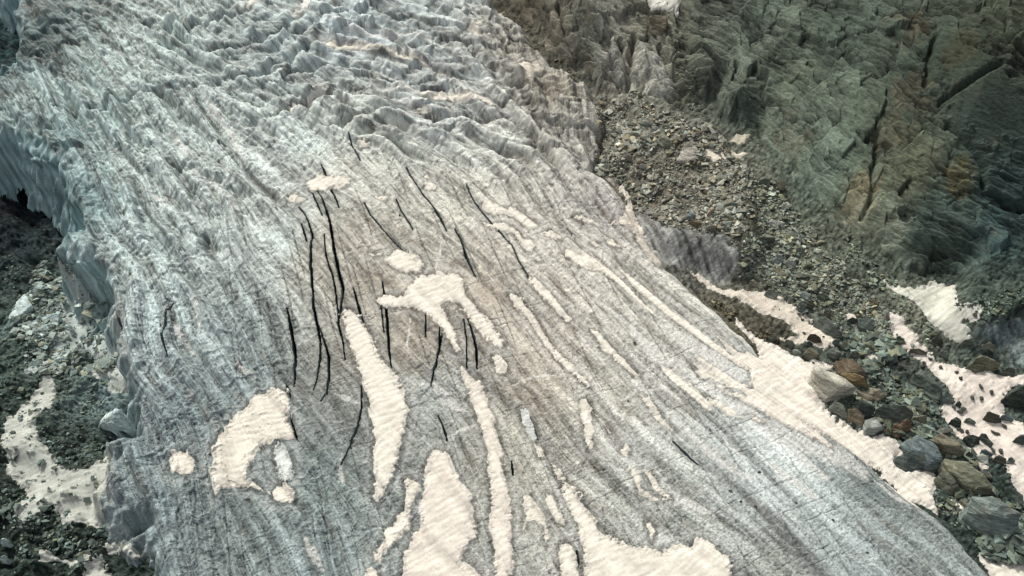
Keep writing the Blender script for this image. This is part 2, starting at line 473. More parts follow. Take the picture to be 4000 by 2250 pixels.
lum = lum + serw * (.12 * fI1 + .13 * fI2) + serw * (.22 * (perlin(al * .05 + lay * 3.3, lay * 2.7 + .5, 79)) + .14 * perlin(al * .12 + np.floor(ph2), np.floor(ph2) * 1.9 + .5, 80))
col *= np.clip(lum, .35, 1.75)[..., None]
col = col + (np.array([.10, .085, .065], F4) - col) * (.62 * ldark)[..., None]
bd = np.array([.135, .105, .075], F4)
warm = sstep(-.002, .05, fld[..., 2] - fld[..., 4])
col = col + (bd - col) * ((brown * (.35 + .35 * warm) * .8 + .55 * np.maximum(tdirt * sstep(-.5, .3, perlin(gx * .35, gy * .35, 78)), .6 * trough * serw) * (.4 + .6 * sstep(-.3, .5, perlin(gx * .15, gy * .15, 77)))).clip(0, .85))[..., None]
col = col + (np.array([.05, .045, .04], F4) - col) * (np.clip(cr, 0, 1) * .55 + cracks2 * .3 + cracks3 * .55 + crease * (.30 + .40 * wrinkle)).clip(0, .8)[..., None]
speck = (rng.random((NI, NJ)) < .0022) & (gx > 2)
col[speck] *= .3
pale = sstep(1.5, 3.2, lic(sparse[::-1, ::-1], vx * .9 + ux * .5, vy * .9 + uy * .5, 30, .1))
col = col + (np.array([.62, .62, .6], F4) - col) * (pale * .22)[..., None]
blue_face = np.array([.25, .37, .38], F4)
bl = sstep(.5, -1.5, sg) * leftside * (.25 + .75 * sstep(46, 66, gy))
col = col * (1 + .3 * bl * perlin(zg * .55 + .4 * lump, gy * .05, 190))[..., None]
col = col + (blue_face * (1 + .3 * perlin(zg * .7 + .5 * lump, gy * .06, 191))[..., None] * (1 + .22 * ice_mid + .25 * lump)[..., None] - col) * (bl * .72 * sstep(-1.2, .2, .6 * lump + rough0 * .7 + .3))[..., None]

# ------------------------------------------------------------------ ground and mountain
GRD = [
    (30, 600, .8, .5, (24, 34, 37)), (60, 640, 1, .3, (38, 48, 49)), (100, 700, 1, .4, (46, 55, 52)), (30, 780, 1, -.4, (44, 57, 51)), (150, 760, 1, -.5, (118, 137, 138)), (100, 790, 1, -.6, (120, 138, 134)),  # first entries: deep shade under the ice cliff put into the floor colour
    (230, 850, .6, 1, (140, 151, 148)), (60, 880, 1, -.4, (55, 70, 63)), (180, 950, 1, -.3, (72, 86, 80)), (250, 1000, 1, .3, (105, 122, 122)), (150, 1100, 1, .3, (46, 54, 48)), (250, 1180, 1, .3, (50, 58, 52)), (20, 480, 1, .3, (14, 22, 25)),  # last entry: near-black shade of the void below the cliff, as colour
    (40, 1250, 1, .2, (34, 42, 37)), (30, 1000, 1, .2, (50, 62, 56)), (250, 1320, 1, .3, (40, 48, 42)), (330, 1420, 1, .3, (50, 60, 56)), (100, 1400, 1, .3, (38, 48, 43)), (30, 1380, 1, 0, (48, 58, 53)), (20, 100, 1, 1, (36, 56, 58)), (90, 560, .5, 1, (26, 38, 38)),  # last entry: shade at the cliff foot, also painted in
    (1400, 100, 1, .8, (84, 80, 70)), (1250, 20, 1, .6, (68, 66, 57)), (1500, 230, 1, .8, (112, 110, 101)), (1600, 320, 1, .7, (106, 104, 96)), (1700, 430, 1, .7, (100, 97, 87)), (1650, 520, 1, .6, (95, 90, 79)),
    (1800, 350, 1, .8, (112, 112, 103)), (1850, 420, 1, .8, (104, 104, 93)), (1900, 560, .6, 1, (78, 79, 67)), (1950, 650, .6, 1, (90, 93, 83)), (2100, 700, .8, 1, (90, 96, 86)), (1620, 600, .35, 1, (92, 93, 88)),
    (1750, 640, .4, 1, (112, 113, 108)), (1810, 640, .4, 1, (74, 76, 68)), (1690, 610, .3, 1, (66, 66, 58)), (1720, 700, .4, 1, (88, 88, 82)), (1800, 770, 1, .8, (92, 88, 76)), (1900, 850, 1, .7, (70, 66, 55)), (2150, 600, .7, 1, (84, 90, 79)), (2200, 750, .7, 1, (80, 87, 78)), (2300, 800, .8, 1, (120, 120, 108)),
    (2100, 900, 1, .8, (74, 82, 76)), (2250, 1000, 1, .8, (62, 71, 66)), (2400, 1050, 1, .8, (70, 80, 75)), (2450, 1250, 1, .8, (46, 58, 54)), (2400, 1380, 1, .6, (52, 62, 58)), (2450, 790, .3, 1, (60, 70, 62)), (2500, 860, .2, 1, (88, 98, 92)),
    (2550, 790, 1, .3, (48, 57, 49)), (2545, 900, .3, 1, (64, 72, 66)),
    (1300, 30, 1, .7, (68, 64, 54)), (1450, 60, .6, 1, (78, 81, 73)), (1480, 150, .6, 1, (86, 91, 84)), (1560, 160, .9, .6, (128, 128, 118)), (1650, 190, .9, .6, (128, 129, 119)), (1620, 80, .8, 1, (72, 72, 60)), (1700, 120, .8, 1, (66, 69, 58)),
    (1720, 250, 1, .6, (74, 76, 66)), (1800, 100, 1, .5, (82, 89, 80)), (1820, 200, 1, .5, (76, 84, 75)), (1900, 60, 1, .4, (72, 82, 73)), (1870, 280, 1, .5, (56, 66, 59)), (2000, 200, 1, .45, (70, 78, 66)), (2000, 330, 1, .5, (77, 87, 77)),
    (2100, 100, 1, .4, (54, 64, 57)), (2100, 400, 1, .5, (74, 86, 77)), (2200, 300, 1, .5, (58, 66, 55)), (2300, 200, 1, .4, (43, 53, 46)), (2450, 150, 1, .35, (43, 52, 43)), (2450, 320, 1, .35, (40, 50, 46)), (2300, 430, 1, .5, (66, 68, 52)),
    (2200, 500, 1, .5, (72, 79, 66)), (2350, 540, 1, .45, (58, 74, 69)), (2500, 600, 1, .5, (45, 62, 61)), (2540, 50, 1, .6, (52, 57, 46)), (2350, 640, 1, .1, (45, 52, 45)), (2550, 450, 1, .5, (36, 48, 46))]
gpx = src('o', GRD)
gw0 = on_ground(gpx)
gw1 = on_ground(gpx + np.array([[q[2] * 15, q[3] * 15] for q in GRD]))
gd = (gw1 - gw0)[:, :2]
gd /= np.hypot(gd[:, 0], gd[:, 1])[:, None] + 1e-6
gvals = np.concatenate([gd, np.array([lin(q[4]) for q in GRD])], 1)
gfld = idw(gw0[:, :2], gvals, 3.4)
mx, my = gfld[..., 0], gfld[..., 1]
nn = np.hypot(mx, my) + 1e-6
mx, my = (mx / nn).astype(F4), (my / nn).astype(F4)
rk_fine = lic(white2, mx, my, 4, .15)
rk_mid = lic(perlin(gx * 2.2, gy * 2.2, 81), mx, my, 4, .3)
blocks = fbm(gx * .35, gy * .35, 4, 85)
rough = fbm(gx * .9, gy * .9, 5, 88, .6)
tA, tB = on_ground(src('o', [(2150, 400), (2205, 446)]))
tv = (tB - tA) / np.linalg.norm(tB - tA)
e1, e2 = on_ground(src('o', [(2150, 400), (2150, 380)]))
nv = np.cross(np.cross(tv, (e2 - e1)), tv)
nv = nv / np.linalg.norm(nv)
nv = nv + .35 * np.cross(tv, nv)
nv /= np.linalg.norm(nv)
mw = sstep(-.3, 1.2, sm)
SLABP = on_ground(src('30', [(850, 180), (1010, 170), (1180, 310), (1288, 400), (1400, 480), (1400, 800), (1100, 800), (1000, 700), (900, 620), (880, 480), (815, 390)]))[:, :2]
RIBS = [('20', [(475, 190), (500, 175), (540, 230), (570, 330), (580, 450), (530, 470), (485, 400), (470, 300)], 1.3),
        ('20', [(620, 170), (700, 230), (760, 330), (835, 490), (790, 525), (720, 525), (650, 490), (600, 420), (610, 300)], 1.6),
        ('20', [(215, -40), (300, 130), (400, 170), (490, 240), (480, 110), (400, -20), (300, -60)], 1.8),
        ('20', [(270, 150), (380, 190), (460, 330), (510, 470), (440, 460), (340, 330), (280, 220)], 1.2),
        ('20', [(760, 300), (800, 310), (835, 400), (890, 490), (850, 480), (800, 390)], 1.0),
        ('20', [(880, 150), (1000, 240), (1150, 420), (1240, 560), (1190, 630), (1080, 645), (1000, 590), (930, 480), (890, 360)], 2.2),
        ('20', [(0, -40), (60, 40), (140, 70), (200, 160), (250, 200), (250, 120), (180, -40)], 1.4)]
CR = [('30', [(845, 190), (820, 260), (805, 400)]), ('30', [(560, 650), (555, 760), (530, 860), (528, 1000)]), ('30', [(905, 640), (1000, 710), (1060, 780), (1090, 850), (1085, 930)]),
      ('30', [(390, 260), (430, 320), (495, 380)]), ('30', [(885, 490), (990, 430), (1080, 370), (1180, 310)]), ('30', [(525, 1000), (480, 1090)]), ('20', [(495, 185), (500, 300), (545, 460)]), ('20', [(545, 210), (580, 330), (585, 450)]),
      ('20', [(740, 240), (790, 360), (860, 500)]), ('20', [(615, 190), (600, 300), (590, 440)]), ('20', [(230, 40), (260, 150), (340, 330), (440, 470)])]
STAIN = [('30', 970, 880, 1.6, (110, 95, 55)), ('30', 455, 985, 2.0, (118, 98, 70)), ('30', 600, 660, 1.6, (86, 74, 58)), ('30', 720, 440, 2.2, (84, 72, 56)), ('30', 780, 520, 1.2, (80, 70, 56)), ('30', 970, 250, 2.0, (74, 66, 44)), ('30', 620, 1190, 1.2, (150, 155, 140)), ('30', 450, 1100, 1.4, (135, 135, 118))]
RIBW = [(on_ground(src(pn, pts))[:, :2], hh) for pn, pts, hh in RIBS]
CRW = [on_ground(src(pn, pts))[:, :2] for pn, pts in CR]
STW = [(on_ground(src(pn, [(u, v)]))[0], r, c) for pn, u, v, r, c in STAIN]


def mountain_look(x, y, zb):
    """height added to the smooth slope, a brightness factor and rust stains, for plan points"""
    warp = .7 * fbm(x * .06, y * .06, 2, 180)
    cS = (x * nv[0] + y * nv[1] + zb * nv[2] + warp).astype(F4)
    tS = (x * tv[0] + y * tv[1] + zb * tv[2]).astype(F4)
    wf = .25 * perlin(cS * .5, tS * .4, 183)
    fb1, fe1 = facets(cS * .20 + wf, tS * .085, 1, 1.8)
    fb2, fe2 = facets(cS * .55 + wf, tS * .22, 2, 1.8)
    fb3, fe3 = facets(cS * 1.5 + wf, tS * .55, 3, 1.8)
    st1, st2, st3 = perlin(cS * 1.2, tS * .16, 184), perlin(cS * 3.2, tS * .5, 185), perlin(cS * 7.0, tS * 1.2, 186)
    st4 = perlin(cS * 14, tS * 3.0, 187)
    rg = fbm(cS * .8, tS * .5, 4, 188, .6)
    slab = sstep(-1.5, 1.5, sdist(x, y, SLABP) + 1.6 * rg)
    a = 1 - .85 * slab
    rib = np.zeros(x.shape, F4)
    for pw, hh in RIBW:
        rib = np.maximum(rib, hh * sstep(-.3, 1.8, sdist(x, y, pw) + .12 * rg))
    z = .5 * fbm(x * .1, y * .1, 2, 85) + rib + a * (.42 * fb1 + .22 * fb2 + .12 * fb3 + .16 * st1 + .11 * st2 + .06 * st3 + .03 * st4 - .22 * sstep(.045, 0, fe1) - .12 * sstep(.06, 0, fe2)) + slab * (.04 * st2 + .02 * st3)
    for pw in CRW:
        z = z - 1.2 * np.exp(-((seg_dist(x, y, pw) + .10 * rg) / .30) ** 2)
    v = 1.45 + a * (.28 * st1 + .40 * st2 + .48 * st3 + .28 * st4 + .20 * fb1 + .40 * fb2 + .36 * fb3 + .16 * rg) + slab * (.14 * st2 + .12 * st3 + .1 * rg)
    rust = sstep(.5, 1.2, fbm(x * .16, y * .16, 4, 99) + .4 * st2) * .35
    return z.astype(F4), np.clip(v, .25, 3.2).astype(F4), rust.astype(F4), rg.astype(F4)


def mountain_paint(base, x, y, v, rust, rg):
    c = base * v[:, None] * np.array([1.02, .995, .99], F4)
    c = c + (np.array([.10, .066, .036], F4) * np.clip(v, .5, 1.5)[:, None] - c) * rust[:, None]
    for pw, hh in RIBW[:2]:
        k = sstep(-.2, .8, sdist(x, y, pw) + .4 * rg) * .75
        c = c + (np.array([.33, .33, .29], F4) * (v / 1.5)[:, None] - c) * k[:, None]
    for w_, r, col_ in STW:
        k = sstep(1.15, .55, np.hypot(x - w_[0], y - w_[1]) / r + .45 * rg) * .28
        c = c + (lin(col_).astype(F4) * np.clip(v, .5, 1.6)[:, None] - c) * k[:, None]
    return c


zt = terrain0(gx, gy, sg)
gm = 1 - mw
zt = zt + gm * (.12 * rough + .05 * norm(blur(white, 2)) + .45 * fbm(gx * .15, gy * .15, 3, 90) + .05 * rk_mid + .02 * rk_fine) * sstep(-.2, .8, np.maximum(-sg, 0))
MI = np.nonzero(mw > 0)
mz_, mv_, mr_, mg_ = mountain_look(gx[MI], gy[MI], terrain0(gx[MI], gy[MI]).astype(F4))
zt[MI] += mw[MI] * mz_
# ice chunks and hollows on the valley floor beside the glacier
lf = leftside * sstep(0, 2, -sg)
zt = zt + lf * (.9 * fbm(gx * .28, gy * .28, 4, 93))
zt = zt.astype(F4)

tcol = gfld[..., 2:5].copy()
v_ = 1 + .30 * norm(blur(white2, 1)) + .16 * white2 + .16 * rough + .10 * rk_mid
mbase_col = tcol.copy()
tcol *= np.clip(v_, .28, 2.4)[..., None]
tcol[MI] = tcol[MI] * (1 - mw[MI])[:, None] + mountain_paint(mbase_col[MI], gx[MI], gy[MI], mv_, mr_, mg_) * mw[MI][:, None]
# scoured ice wall under the rubble: pale and dark stripes running down it
wallp = on_ground(src('20', [(610, 1030), (740, 1065), (850, 1150), (1000, 1185), (1090, 1190), (1150, 1300), (1110, 1400), (1040, 1420), (880, 1350), (740, 1320), (660, 1200)]))[:, :2]
ws = sstep(-.3, .4, sdist(gx, gy, wallp) + .3 * rough)
stripe = np.clip(.19 + .055 * lic(perlin(gx * .7, gy * .7, 120), mx, my, 14, .35) + .045 * lic(perlin(gx * 2.2, gy * 2.2, 121), mx, my, 14, .3) + .03 * rk_fine + .07 * rough, .03, .55)
tcol = tcol + (stripe[..., None] * np.array([1, 1.01, .97], F4) - tcol) * (ws * .85)[..., None]
facep = on_ground(src('p4', [(840, 430), (1000, 400), (1200, 380), (1700, 330), (1700, 900), (1320, 890), (1250, 720), (1100, 570), (900, 540)]))[:, :2]
ws = sstep(-.3, .4, sdist(gx, gy, facep) + .3 * rough)
tcol = tcol + (stripe[..., None] * np.array([.95, 1.15, 1.12], F4) - tcol) * (ws * .85)[..., None]
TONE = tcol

ztop = np.where(sg > -5.5, np.maximum(zg, zt), zt)
onice = (zg >= zt) & (sg > -5.5)


def sample(x, y, arr=None):
    arr = ztop if arr is None else arr
    i = np.interp(y, Yr, np.arange(NI)) if Yr[1] > Yr[0] else np.interp(-np.asarray(y), -Yr, np.arange(NI))
    w = np.interp(i, np.arange(NI), Wd)
    j = (np.asarray(x) / w + 1) / 2 * (NJ - 1)
    i = np.clip(np.round(i).astype(int), 0, NI - 1)
    j = np.clip(np.round(j).astype(int), 0, NJ - 1)
    return arr[i, j]


# ------------------------------------------------------------------ materials
def new_mat(name):
    m = bpy.data.materials.new(name)
    m.use_nodes = True
    nt = m.node_tree
    return m, nt, nt.nodes, nt.links, nt.nodes["Principled BSDF"]


def surface_mat(name, rough_, bump, scale, stretch=(1, 1, 1), vary=.35, spec=.3, tint=None):
    """albedo attribute broken up by fine noise, with fine bump"""
    m, nt, N, L, P = new_mat(name)
    at = N.new("ShaderNodeAttribute")
    at.attribute_name = "albedo"
    tc = N.new("ShaderNodeNewGeometry")
    mp_ = N.new("ShaderNodeMapping")
    mp_.inputs["Scale"].default_value = stretch
    L.new(tc.outputs["Position"], mp_.inputs[0])
    n1 = N.new("ShaderNodeTexNoise")
    n1.inputs["Scale"].default_value = scale
    n1.inputs["Detail"].default_value = 6
    n1.inputs["Roughness"].default_value = .65
    L.new(mp_.outputs[0], n1.inputs["Vector"])
    mr = N.new("ShaderNodeMapRange")
    mr.inputs[1].default_value, mr.inputs[2].default_value = .25, .75
    mr.inputs[3].default_value, mr.inputs[4].default_value = 1 - vary, 1 + vary
    L.new(n1.outputs[0], mr.inputs[0])
    mul = N.new("ShaderNodeVectorMath")
    mul.operation = 'SCALE'
    L.new(at.outputs["Color"], mul.inputs[0])
    L.new(mr.outputs[0], mul.inputs["Scale"])
    L.new(mul.outputs[0], P.inputs["Base Color"])
    P.inputs["Roughness"].default_value = rough_
    P.inputs["Specular IOR Level"].default_value = spec
    bp = N.new("ShaderNodeBump")
    bp.inputs["Strength"].default_value = bump
    bp.inputs["Distance"].default_value = .12
    L.new(n1.outputs[0], bp.inputs["Height"])
    L.new(bp.outputs[0], P.inputs["Normal"])
    return m


M_ICE = surface_mat("glacier_ice", .62, .8, 5.5, vary=.4)
M_CREV = surface_mat("crevasse_ice", .35, .3, 2.5, (1, 1, .3), vary=.25, spec=.5)
M_GROUND = surface_mat("moraine_gravel", .9, .9, 3.5, vary=.5, spec=.15)
M_ROCK = surface_mat("mountain_schist", .85, .9, 2.2, (1, 1, 1.8), vary=.45, spec=.2)
M_SNOW = surface_mat("old_snow", .75, .35, 4.0, vary=.07, spec=.2)


def rock_mat(name, col2, rough_=.85):
    m, nt, N, L, P = new_mat(name)
    oi = N.new("ShaderNodeObjectInfo")
    tc = N.new("ShaderNodeTexCoord")
    mp_ = N.new("ShaderNodeMapping")
    mp_.inputs["Rotation"].default_value = (.5, .35, .2)
    mp_.inputs["Scale"].default_value = (.8, .8, 4.5)
    L.new(tc.outputs["Object"], mp_.inputs[0])
    n1 = N.new("ShaderNodeTexNoise")
    n1.inputs["Scale"].default_value = 1.3
    n1.inputs["Detail"].default_value = 8
    n1.inputs["Roughness"].default_value = .65
    L.new(mp_.outputs[0], n1.inputs["Vector"])
    n2 = N.new("ShaderNodeTexNoise")
    n2.inputs["Scale"].default_value = .55
    n2.inputs["Detail"].default_value = 5
    L.new(tc.outputs["Object"], n2.inputs["Vector"])
    n3 = N.new("ShaderNodeTexNoise")
    n3.inputs["Scale"].default_value = 9
    n3.inputs["Detail"].default_value = 5
    L.new(tc.outputs["Object"], n3.inputs["Vector"])
    mr = N.new("ShaderNodeMapRange")
    mr.inputs[1].default_value, mr.inputs[2].default_value = .3, .7
    mr.inputs[3].default_value, mr.inputs[4].default_value = .35, 1.7
    L.new(n1.outputs[0], mr.inputs[0])
    mr3 = N.new("ShaderNodeMapRange")
    mr3.inputs[1].default_value, mr3.inputs[2].default_value = .3, .7
    mr3.inputs[3].default_value, mr3.inputs[4].default_value = .75, 1.25
    L.new(n3.outputs[0], mr3.inputs[0])
    m2 = N.new("ShaderNodeMath")
    m2.operation = 'MULTIPLY'
    L.new(mr.outputs[0], m2.inputs[0])
    L.new(mr3.outputs[0], m2.inputs[1])
    rs = N.new("ShaderNodeMapRange")
    rs.inputs[1].default_value, rs.inputs[2].default_value = .52, .68
    rs.inputs[4].default_value = .55
    L.new(n2.outputs[0], rs.inputs[0])
    mx_ = N.new("ShaderNodeMix")
    mx_.data_type = 'RGBA'
    L.new(rs.outputs[0], mx_.inputs[0])
    L.new(oi.outputs["Color"], mx_.inputs[6])
    mx_.inputs[7].default_value = (*col2, 1)
    sc = N.new("ShaderNodeVectorMath")
    sc.operation = 'SCALE'
    L.new(mx_.outputs[2], sc.inputs[0])
    L.new(m2.outputs[0], sc.inputs["Scale"])
    L.new(sc.outputs[0], P.inputs["Base Color"])
    P.inputs["Roughness"].default_value = rough_
    P.inputs["Specular IOR Level"].default_value = .2
    bp = N.new("ShaderNodeBump")
    bp.inputs["Strength"].default_value = .8
    bp.inputs["Distance"].default_value = .12
    L.new(n1.outputs[0], bp.inputs["Height"])
    bp2 = N.new("ShaderNodeBump")
    bp2.inputs["Strength"].default_value = .5
    bp2.inputs["Distance"].default_value = .03
    L.new(n3.outputs[0], bp2.inputs["Height"])
    L.new(bp.outputs[0], bp2.inputs["Normal"])
    L.new(bp2.outputs[0], P.inputs["Normal"])
    return m


M_BOULDER = rock_mat("boulder_schist", (.12, .085, .05))
M_BLOCK = rock_mat("ice_block", (.25, .33, .33), .5)


# ------------------------------------------------------------------ mesh building
def mesh_from(name, verts, quads, mat, cols=None, parent=None, smooth=True):
    me = bpy.data.meshes.new(name)
    verts = np.ascontiguousarray(verts, F4)
    k = quads.shape[1]
    me.vertices.add(len(verts))
    me.vertices.foreach_set("co", verts.ravel())
    me.loops.add(quads.size)
    me.loops.foreach_set("vertex_index", np.ascontiguousarray(quads, np.int32).ravel())
    me.polygons.add(len(quads))
    me.polygons.foreach_set("loop_start", np.arange(0, quads.size, k, dtype=np.int32))
    me.update(calc_edges=True)
    if not smooth:
        me.shade_flat()
    if cols is not None:
        a = me.attributes.new("albedo", 'FLOAT_COLOR', 'POINT')
        c4 = np.ones((len(verts), 4), F4)
        c4[:, :3] = np.clip(cols, 0.006, .88)
        a.data.foreach_set("color", c4.ravel())
    me.materials.append(mat)
    o = bpy.data.objects.new(name, me)
    scene.collection.objects.link(o)
    if parent is not None:
        o.parent = parent
    return o


def sheet(name, fmask, z, cols, mat, i0=0, j0=0, parent=None, centre=False, off=None):
    """faces of the survey grid chosen by fmask as one object"""
    ni, nj = z.shape
    fi, fj = np.nonzero(fmask)
    a = fi * nj + fj
    q = np.stack([a, a + 1, a + nj + 1, a + nj], 1)
    if Yr[1] < Yr[0]:
        q = q[:, ::-1]
    used, inv = np.unique(q, return_inverse=True)
    q = inv.reshape(q.shape)
    X = gx[i0:i0 + ni, j0:j0 + nj].ravel()[used]
    Y = gy[i0:i0 + ni, j0:j0 + nj].ravel()[used]
    if off is not None:
        X, Y = X + off[0].ravel()[used], Y + off[1].ravel()[used]
    v = np.stack([X, Y, z.ravel()[used]], 1)
    c = np.array([X.mean(), Y.mean(), v[:, 2].min()], F4) if centre else None
    if centre:
        v = v - c
    o = mesh_from(name, v, q, mat, cols.reshape(-1, 3)[used], parent)
    if centre:
        o.location = [float(t) for t in c]
    return o


def tag(o, label=None, cat=None, group=None, kind=None):
    if label:
        o["label"] = label
    if cat:
        o["category"] = cat
    if group:
        o["group"] = group
    if kind:
        o["kind"] = kind
    return o


def fany(m):
    return m[:-1, :-1] | m[1:, :-1] | m[:-1, 1:] | m[1:, 1:]


def fall(m):
    return m[:-1, :-1] & m[1:, :-1] & m[:-1, 1:] & m[1:, 1:]


# ------------------------------------------------------------------ crevasses (panel, widest gap in metres, points)
CREV = [
    ('10', .50, [(330, 838), (355, 890), (380, 960), (405, 1005), (415, 1035)]),
    ('10', .75, [(305, 950), (330, 990), (355, 1060), (375, 1130), (385, 1200), (400, 1290), (420, 1380), (440, 1449), (415, 1630), (440, 1730), (448, 1810)]),
    ('10', .70, [(215, 1035), (245, 1075), (265, 1120), (285, 1180), (275, 1250), (275, 1330), (285, 1449), (288, 1540), (310, 1640), (325, 1720), (325, 1800), (300, 1930), (290, 1960)]),
    ('10', .40, [(225, 1120), (240, 1160), (255, 1215)]),
    ('10', .45, [(345, 1180), (350, 1280), (370, 1340), (390, 1400), (405, 1500), (418, 1640)]),
    ('10', .30, [(280, 970), (315, 1040), (335, 1090)]),
    ('11', .80, [(155, 100), (170, 170), (185, 250), (197, 340), (195, 420), (190, 490)]),
    ('11', .62, [(318, 195), (345, 270), (365, 340), (370, 430), (355, 530), (325, 570)]),
    ('11', .55, [(490, 0), (515, 90), (530, 140), (543, 182)]),
    ('11', .65, [(636, -30), (650, 60), (660, 160), (665, 260), (680, 400)]),
    ('11', .28, [(628, 75), (638, 170), (645, 220)]),
    ('11', .42, [(530, 490), (533, 600), (515, 680), (475, 790), (430, 890)]),
    ('11', .38, [(855, 118), (852, 170), (852, 245)]),
    ('11', .58, [(940, 215), (920, 310), (895, 420), (880, 490)]),
    ('11', .40, [(925, 185), (920, 300)]),
    ('11', .58, [(1065, 155), (1090, 230), (1110, 310), (1112, 405)]),
    ('11', .30, [(1045, 160), (1060, 260), (1062, 400)]),
    ('11', .42, [(915, 640), (940, 690), (955, 740), (962, 770)]),
    ('11', .45, [(870, 33), (875, 75)]),
    ('11', .50, [(150, 480), (170, 530), (172, 545)]),
    ('11', .60, [(175, 650), (190, 710), (203, 750)]),
    ('10', .22, [(545, 1020), (575, 1080), (610, 1120), (660, 1180), (740, 1260)]),
    ('10', .2, [(705, 1005), (730, 1060), (770, 1120), (790, 1155)]),
    ('10', .24, [(755, 845), (800, 920), (840, 980), (890, 1040)]),
    ('10', .50, [(890, 1040), (930, 1100), (958, 1160)]),
    ('10', .56, [(1000, 1150), (1030, 1200), (1050, 1270), (1065, 1310), (1105, 1390)]),
    ('10', .30, [(470, 690), (490, 750), (525, 810)]),
    ('10', .3, [(1060, 930), (1090, 1000), (1140, 1070), (1210, 1150), (1288, 1235), (1330, 1330), (1375, 1400)]),
    ('21', .42, [(810, 770), (860, 820), (900, 860), (935, 890)]),
    ('21', .55, [(-3, 870), (2, 910), (6, 945)]),
    ('21', .45, [(325, 1320), (335, 1370), (335, 1400)]),
    ('21', .40, [(75, 635), (105, 690), (130, 760)]),
    ('01', .38, [(870, 70), (835, 110), (840, 200), (822, 260), (850, 360)]),
]
FROST = [('00', .5, q) for q in CREST[:3]] + [('21', 1.0, [(760, 200), (880, 270), (1000, 350), (1130, 450), (1280, 550)]), ('21', .8, [(960, 480), (1120, 580), (1250, 670)]), ('31', 1.5, [(-80, 560), (60, 670), (200, 760), (330, 830), (470, 920)]), ('21', .6, [(900, 330), (1000, 420), (1150, 520)]), ('21', .7, [(600, 210), (720, 330), (850, 450), (960, 560)]), ('21', .32, [(415, 60), (520, 130), (600, 210), (680, 310), (760, 390)]), ('21', .16, [(690, 125), (780, 170), (880, 240)]), ('21', .2, [(330, 220), (380, 290), (440, 360), (500, 420)]), ('21', .18, [(450, 880), (500, 890), (555, 915)]),
         ('21', .16, [(1070, 785), (1120, 820), (1170, 850)]), ('21', .4, [(880, 720), (960, 800), (1060, 880), (1200, 960)]), ('21', .3, [(390, 480), (460, 540), (540, 650)]), ('31', .4, [(0, 880), (100, 960), (250, 1060)]), ('31', .3, [(540, 970), (620, 1040), (700, 1080)]),
         ('31', .16, [(160, 750), (240, 785)]), ('31', .8, [(-60, 680), (60, 770), (170, 850), (290, 960)]), ('11', .12, [(780, 150), (765, 250), (760, 335)]), ('11', .45, [(900, 480), (960, 560), (1050, 620)]), ('11', .14, [(1105, 690), (1020, 720), (970, 760)]),
         ('11', .2, [(760, 460), (820, 485), (880, 490)]), ('11', .3, [(440, 840), (425, 900), (440, 970)]), ('11', .3, [(250, 1260), (290, 1340), (330, 1420)]), ('10', .14, [(945, 1200), (920, 1280), (900, 1370)]), ('10', .12, [(0, 815), (160, 805), (330, 790)]), ('10', .12, [(330, 830), (480, 770), (640, 740)]),
         ('21', .5, [(790, 1070), (900, 1080), (1010, 1130)]), ('21', .12, [(0, 490), (110, 445), (230, 430)]), ('21', .12, [(560, 560), (680, 520), (760, 500)]), ('00', .35, [(850, 660), (900, 720), (950, 790)]), ('00', .3, [(1010, 450), (1080, 560), (1200, 740), (1240, 830)]), ('00', .25, [(700, 930), (790, 990), (850, 1060)]),
         ('00', .3, [(960, 840), (1100, 960), (1240, 1090)]), ('01', .3, [(980, 60), (1000, 170), (1010, 200)]), ('01', .3, [(880, 180), (920, 250), (1000, 340)]), ('01', .22, [(1190, 380), (1240, 420), (1288, 450)]), ('11', .22, [(400, 530), (470, 560), (530, 585)])]
for pn, wd, pts in FROST:
    pw = on_ground(src(pn, pts))[:, :2]
    lo, hi = pw.min(0) - 2, pw.max(0) + 2
    ii = np.nonzero((Yr > lo[1]) & (Yr < hi[1]))[0]
    jm = np.nonzero(((gx[ii] > lo[0]) & (gx[ii] < hi[0])).any(0))[0]
    q_ = (slice(ii.min(), ii.max() + 1), slice(jm.min(), jm.max() + 1))
    d_, t_ = seg_dist(gx[q_] + .15 * rough[q_], gy[q_] + .1 * rough0[q_], pw, want_t=True)
    k = sstep(1.5, .5, d_ / (wd * (.4 + .6 * np.sin(np.pi * np.clip(t_, .05, .95)))) + .35 * ice_mid[q_]) * .62
    col[q_] += (np.array([.66, .65, .62], F4) - col[q_]) * k[..., None]
rimdark = np.zeros((NI, NJ), F4)
gmask = fany(sg > -4.8) & fany(zg > zt - 1.2)
crev_items = []
for pn, wd, pts in CREV:
    pw = on_ground(src(pn, pts))[:, :2]
    lo, hi = pw.min(0) - 2, pw.max(0) + 2
    ii = np.nonzero((Yr > lo[1]) & (Yr < hi[1]))[0]
    i0, i1 = ii.min(), ii.max() + 1
    jm = np.nonzero(((gx[i0:i1] > lo[0]) & (gx[i0:i1] < hi[0])).any(0))[0]
    j0, j1 = jm.min(), jm.max() + 1
    X, Y = gx[i0:i1, j0:j1], gy[i0:i1, j0:j1]
    d, t = seg_dist(X + .035 * rough[i0:i1, j0:j1], Y, pw, want_t=True)
    hw = wd * .20 * np.clip(np.sin(np.pi * np.clip(t, .03, .97)), 0, 1) ** .55 * (1 + .4 * perlin(X * .8, Y * .8, 130))
    hw = np.maximum(hw, .05)
    m = d < hw
    crev_items.append((i0, i1, j0, j1, d, hw, m, wd))
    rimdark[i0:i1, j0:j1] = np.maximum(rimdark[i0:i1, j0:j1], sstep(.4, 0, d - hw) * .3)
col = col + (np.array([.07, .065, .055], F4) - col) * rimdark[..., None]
cnum = np.full((NI - 1, NJ - 1), -1, np.int16)
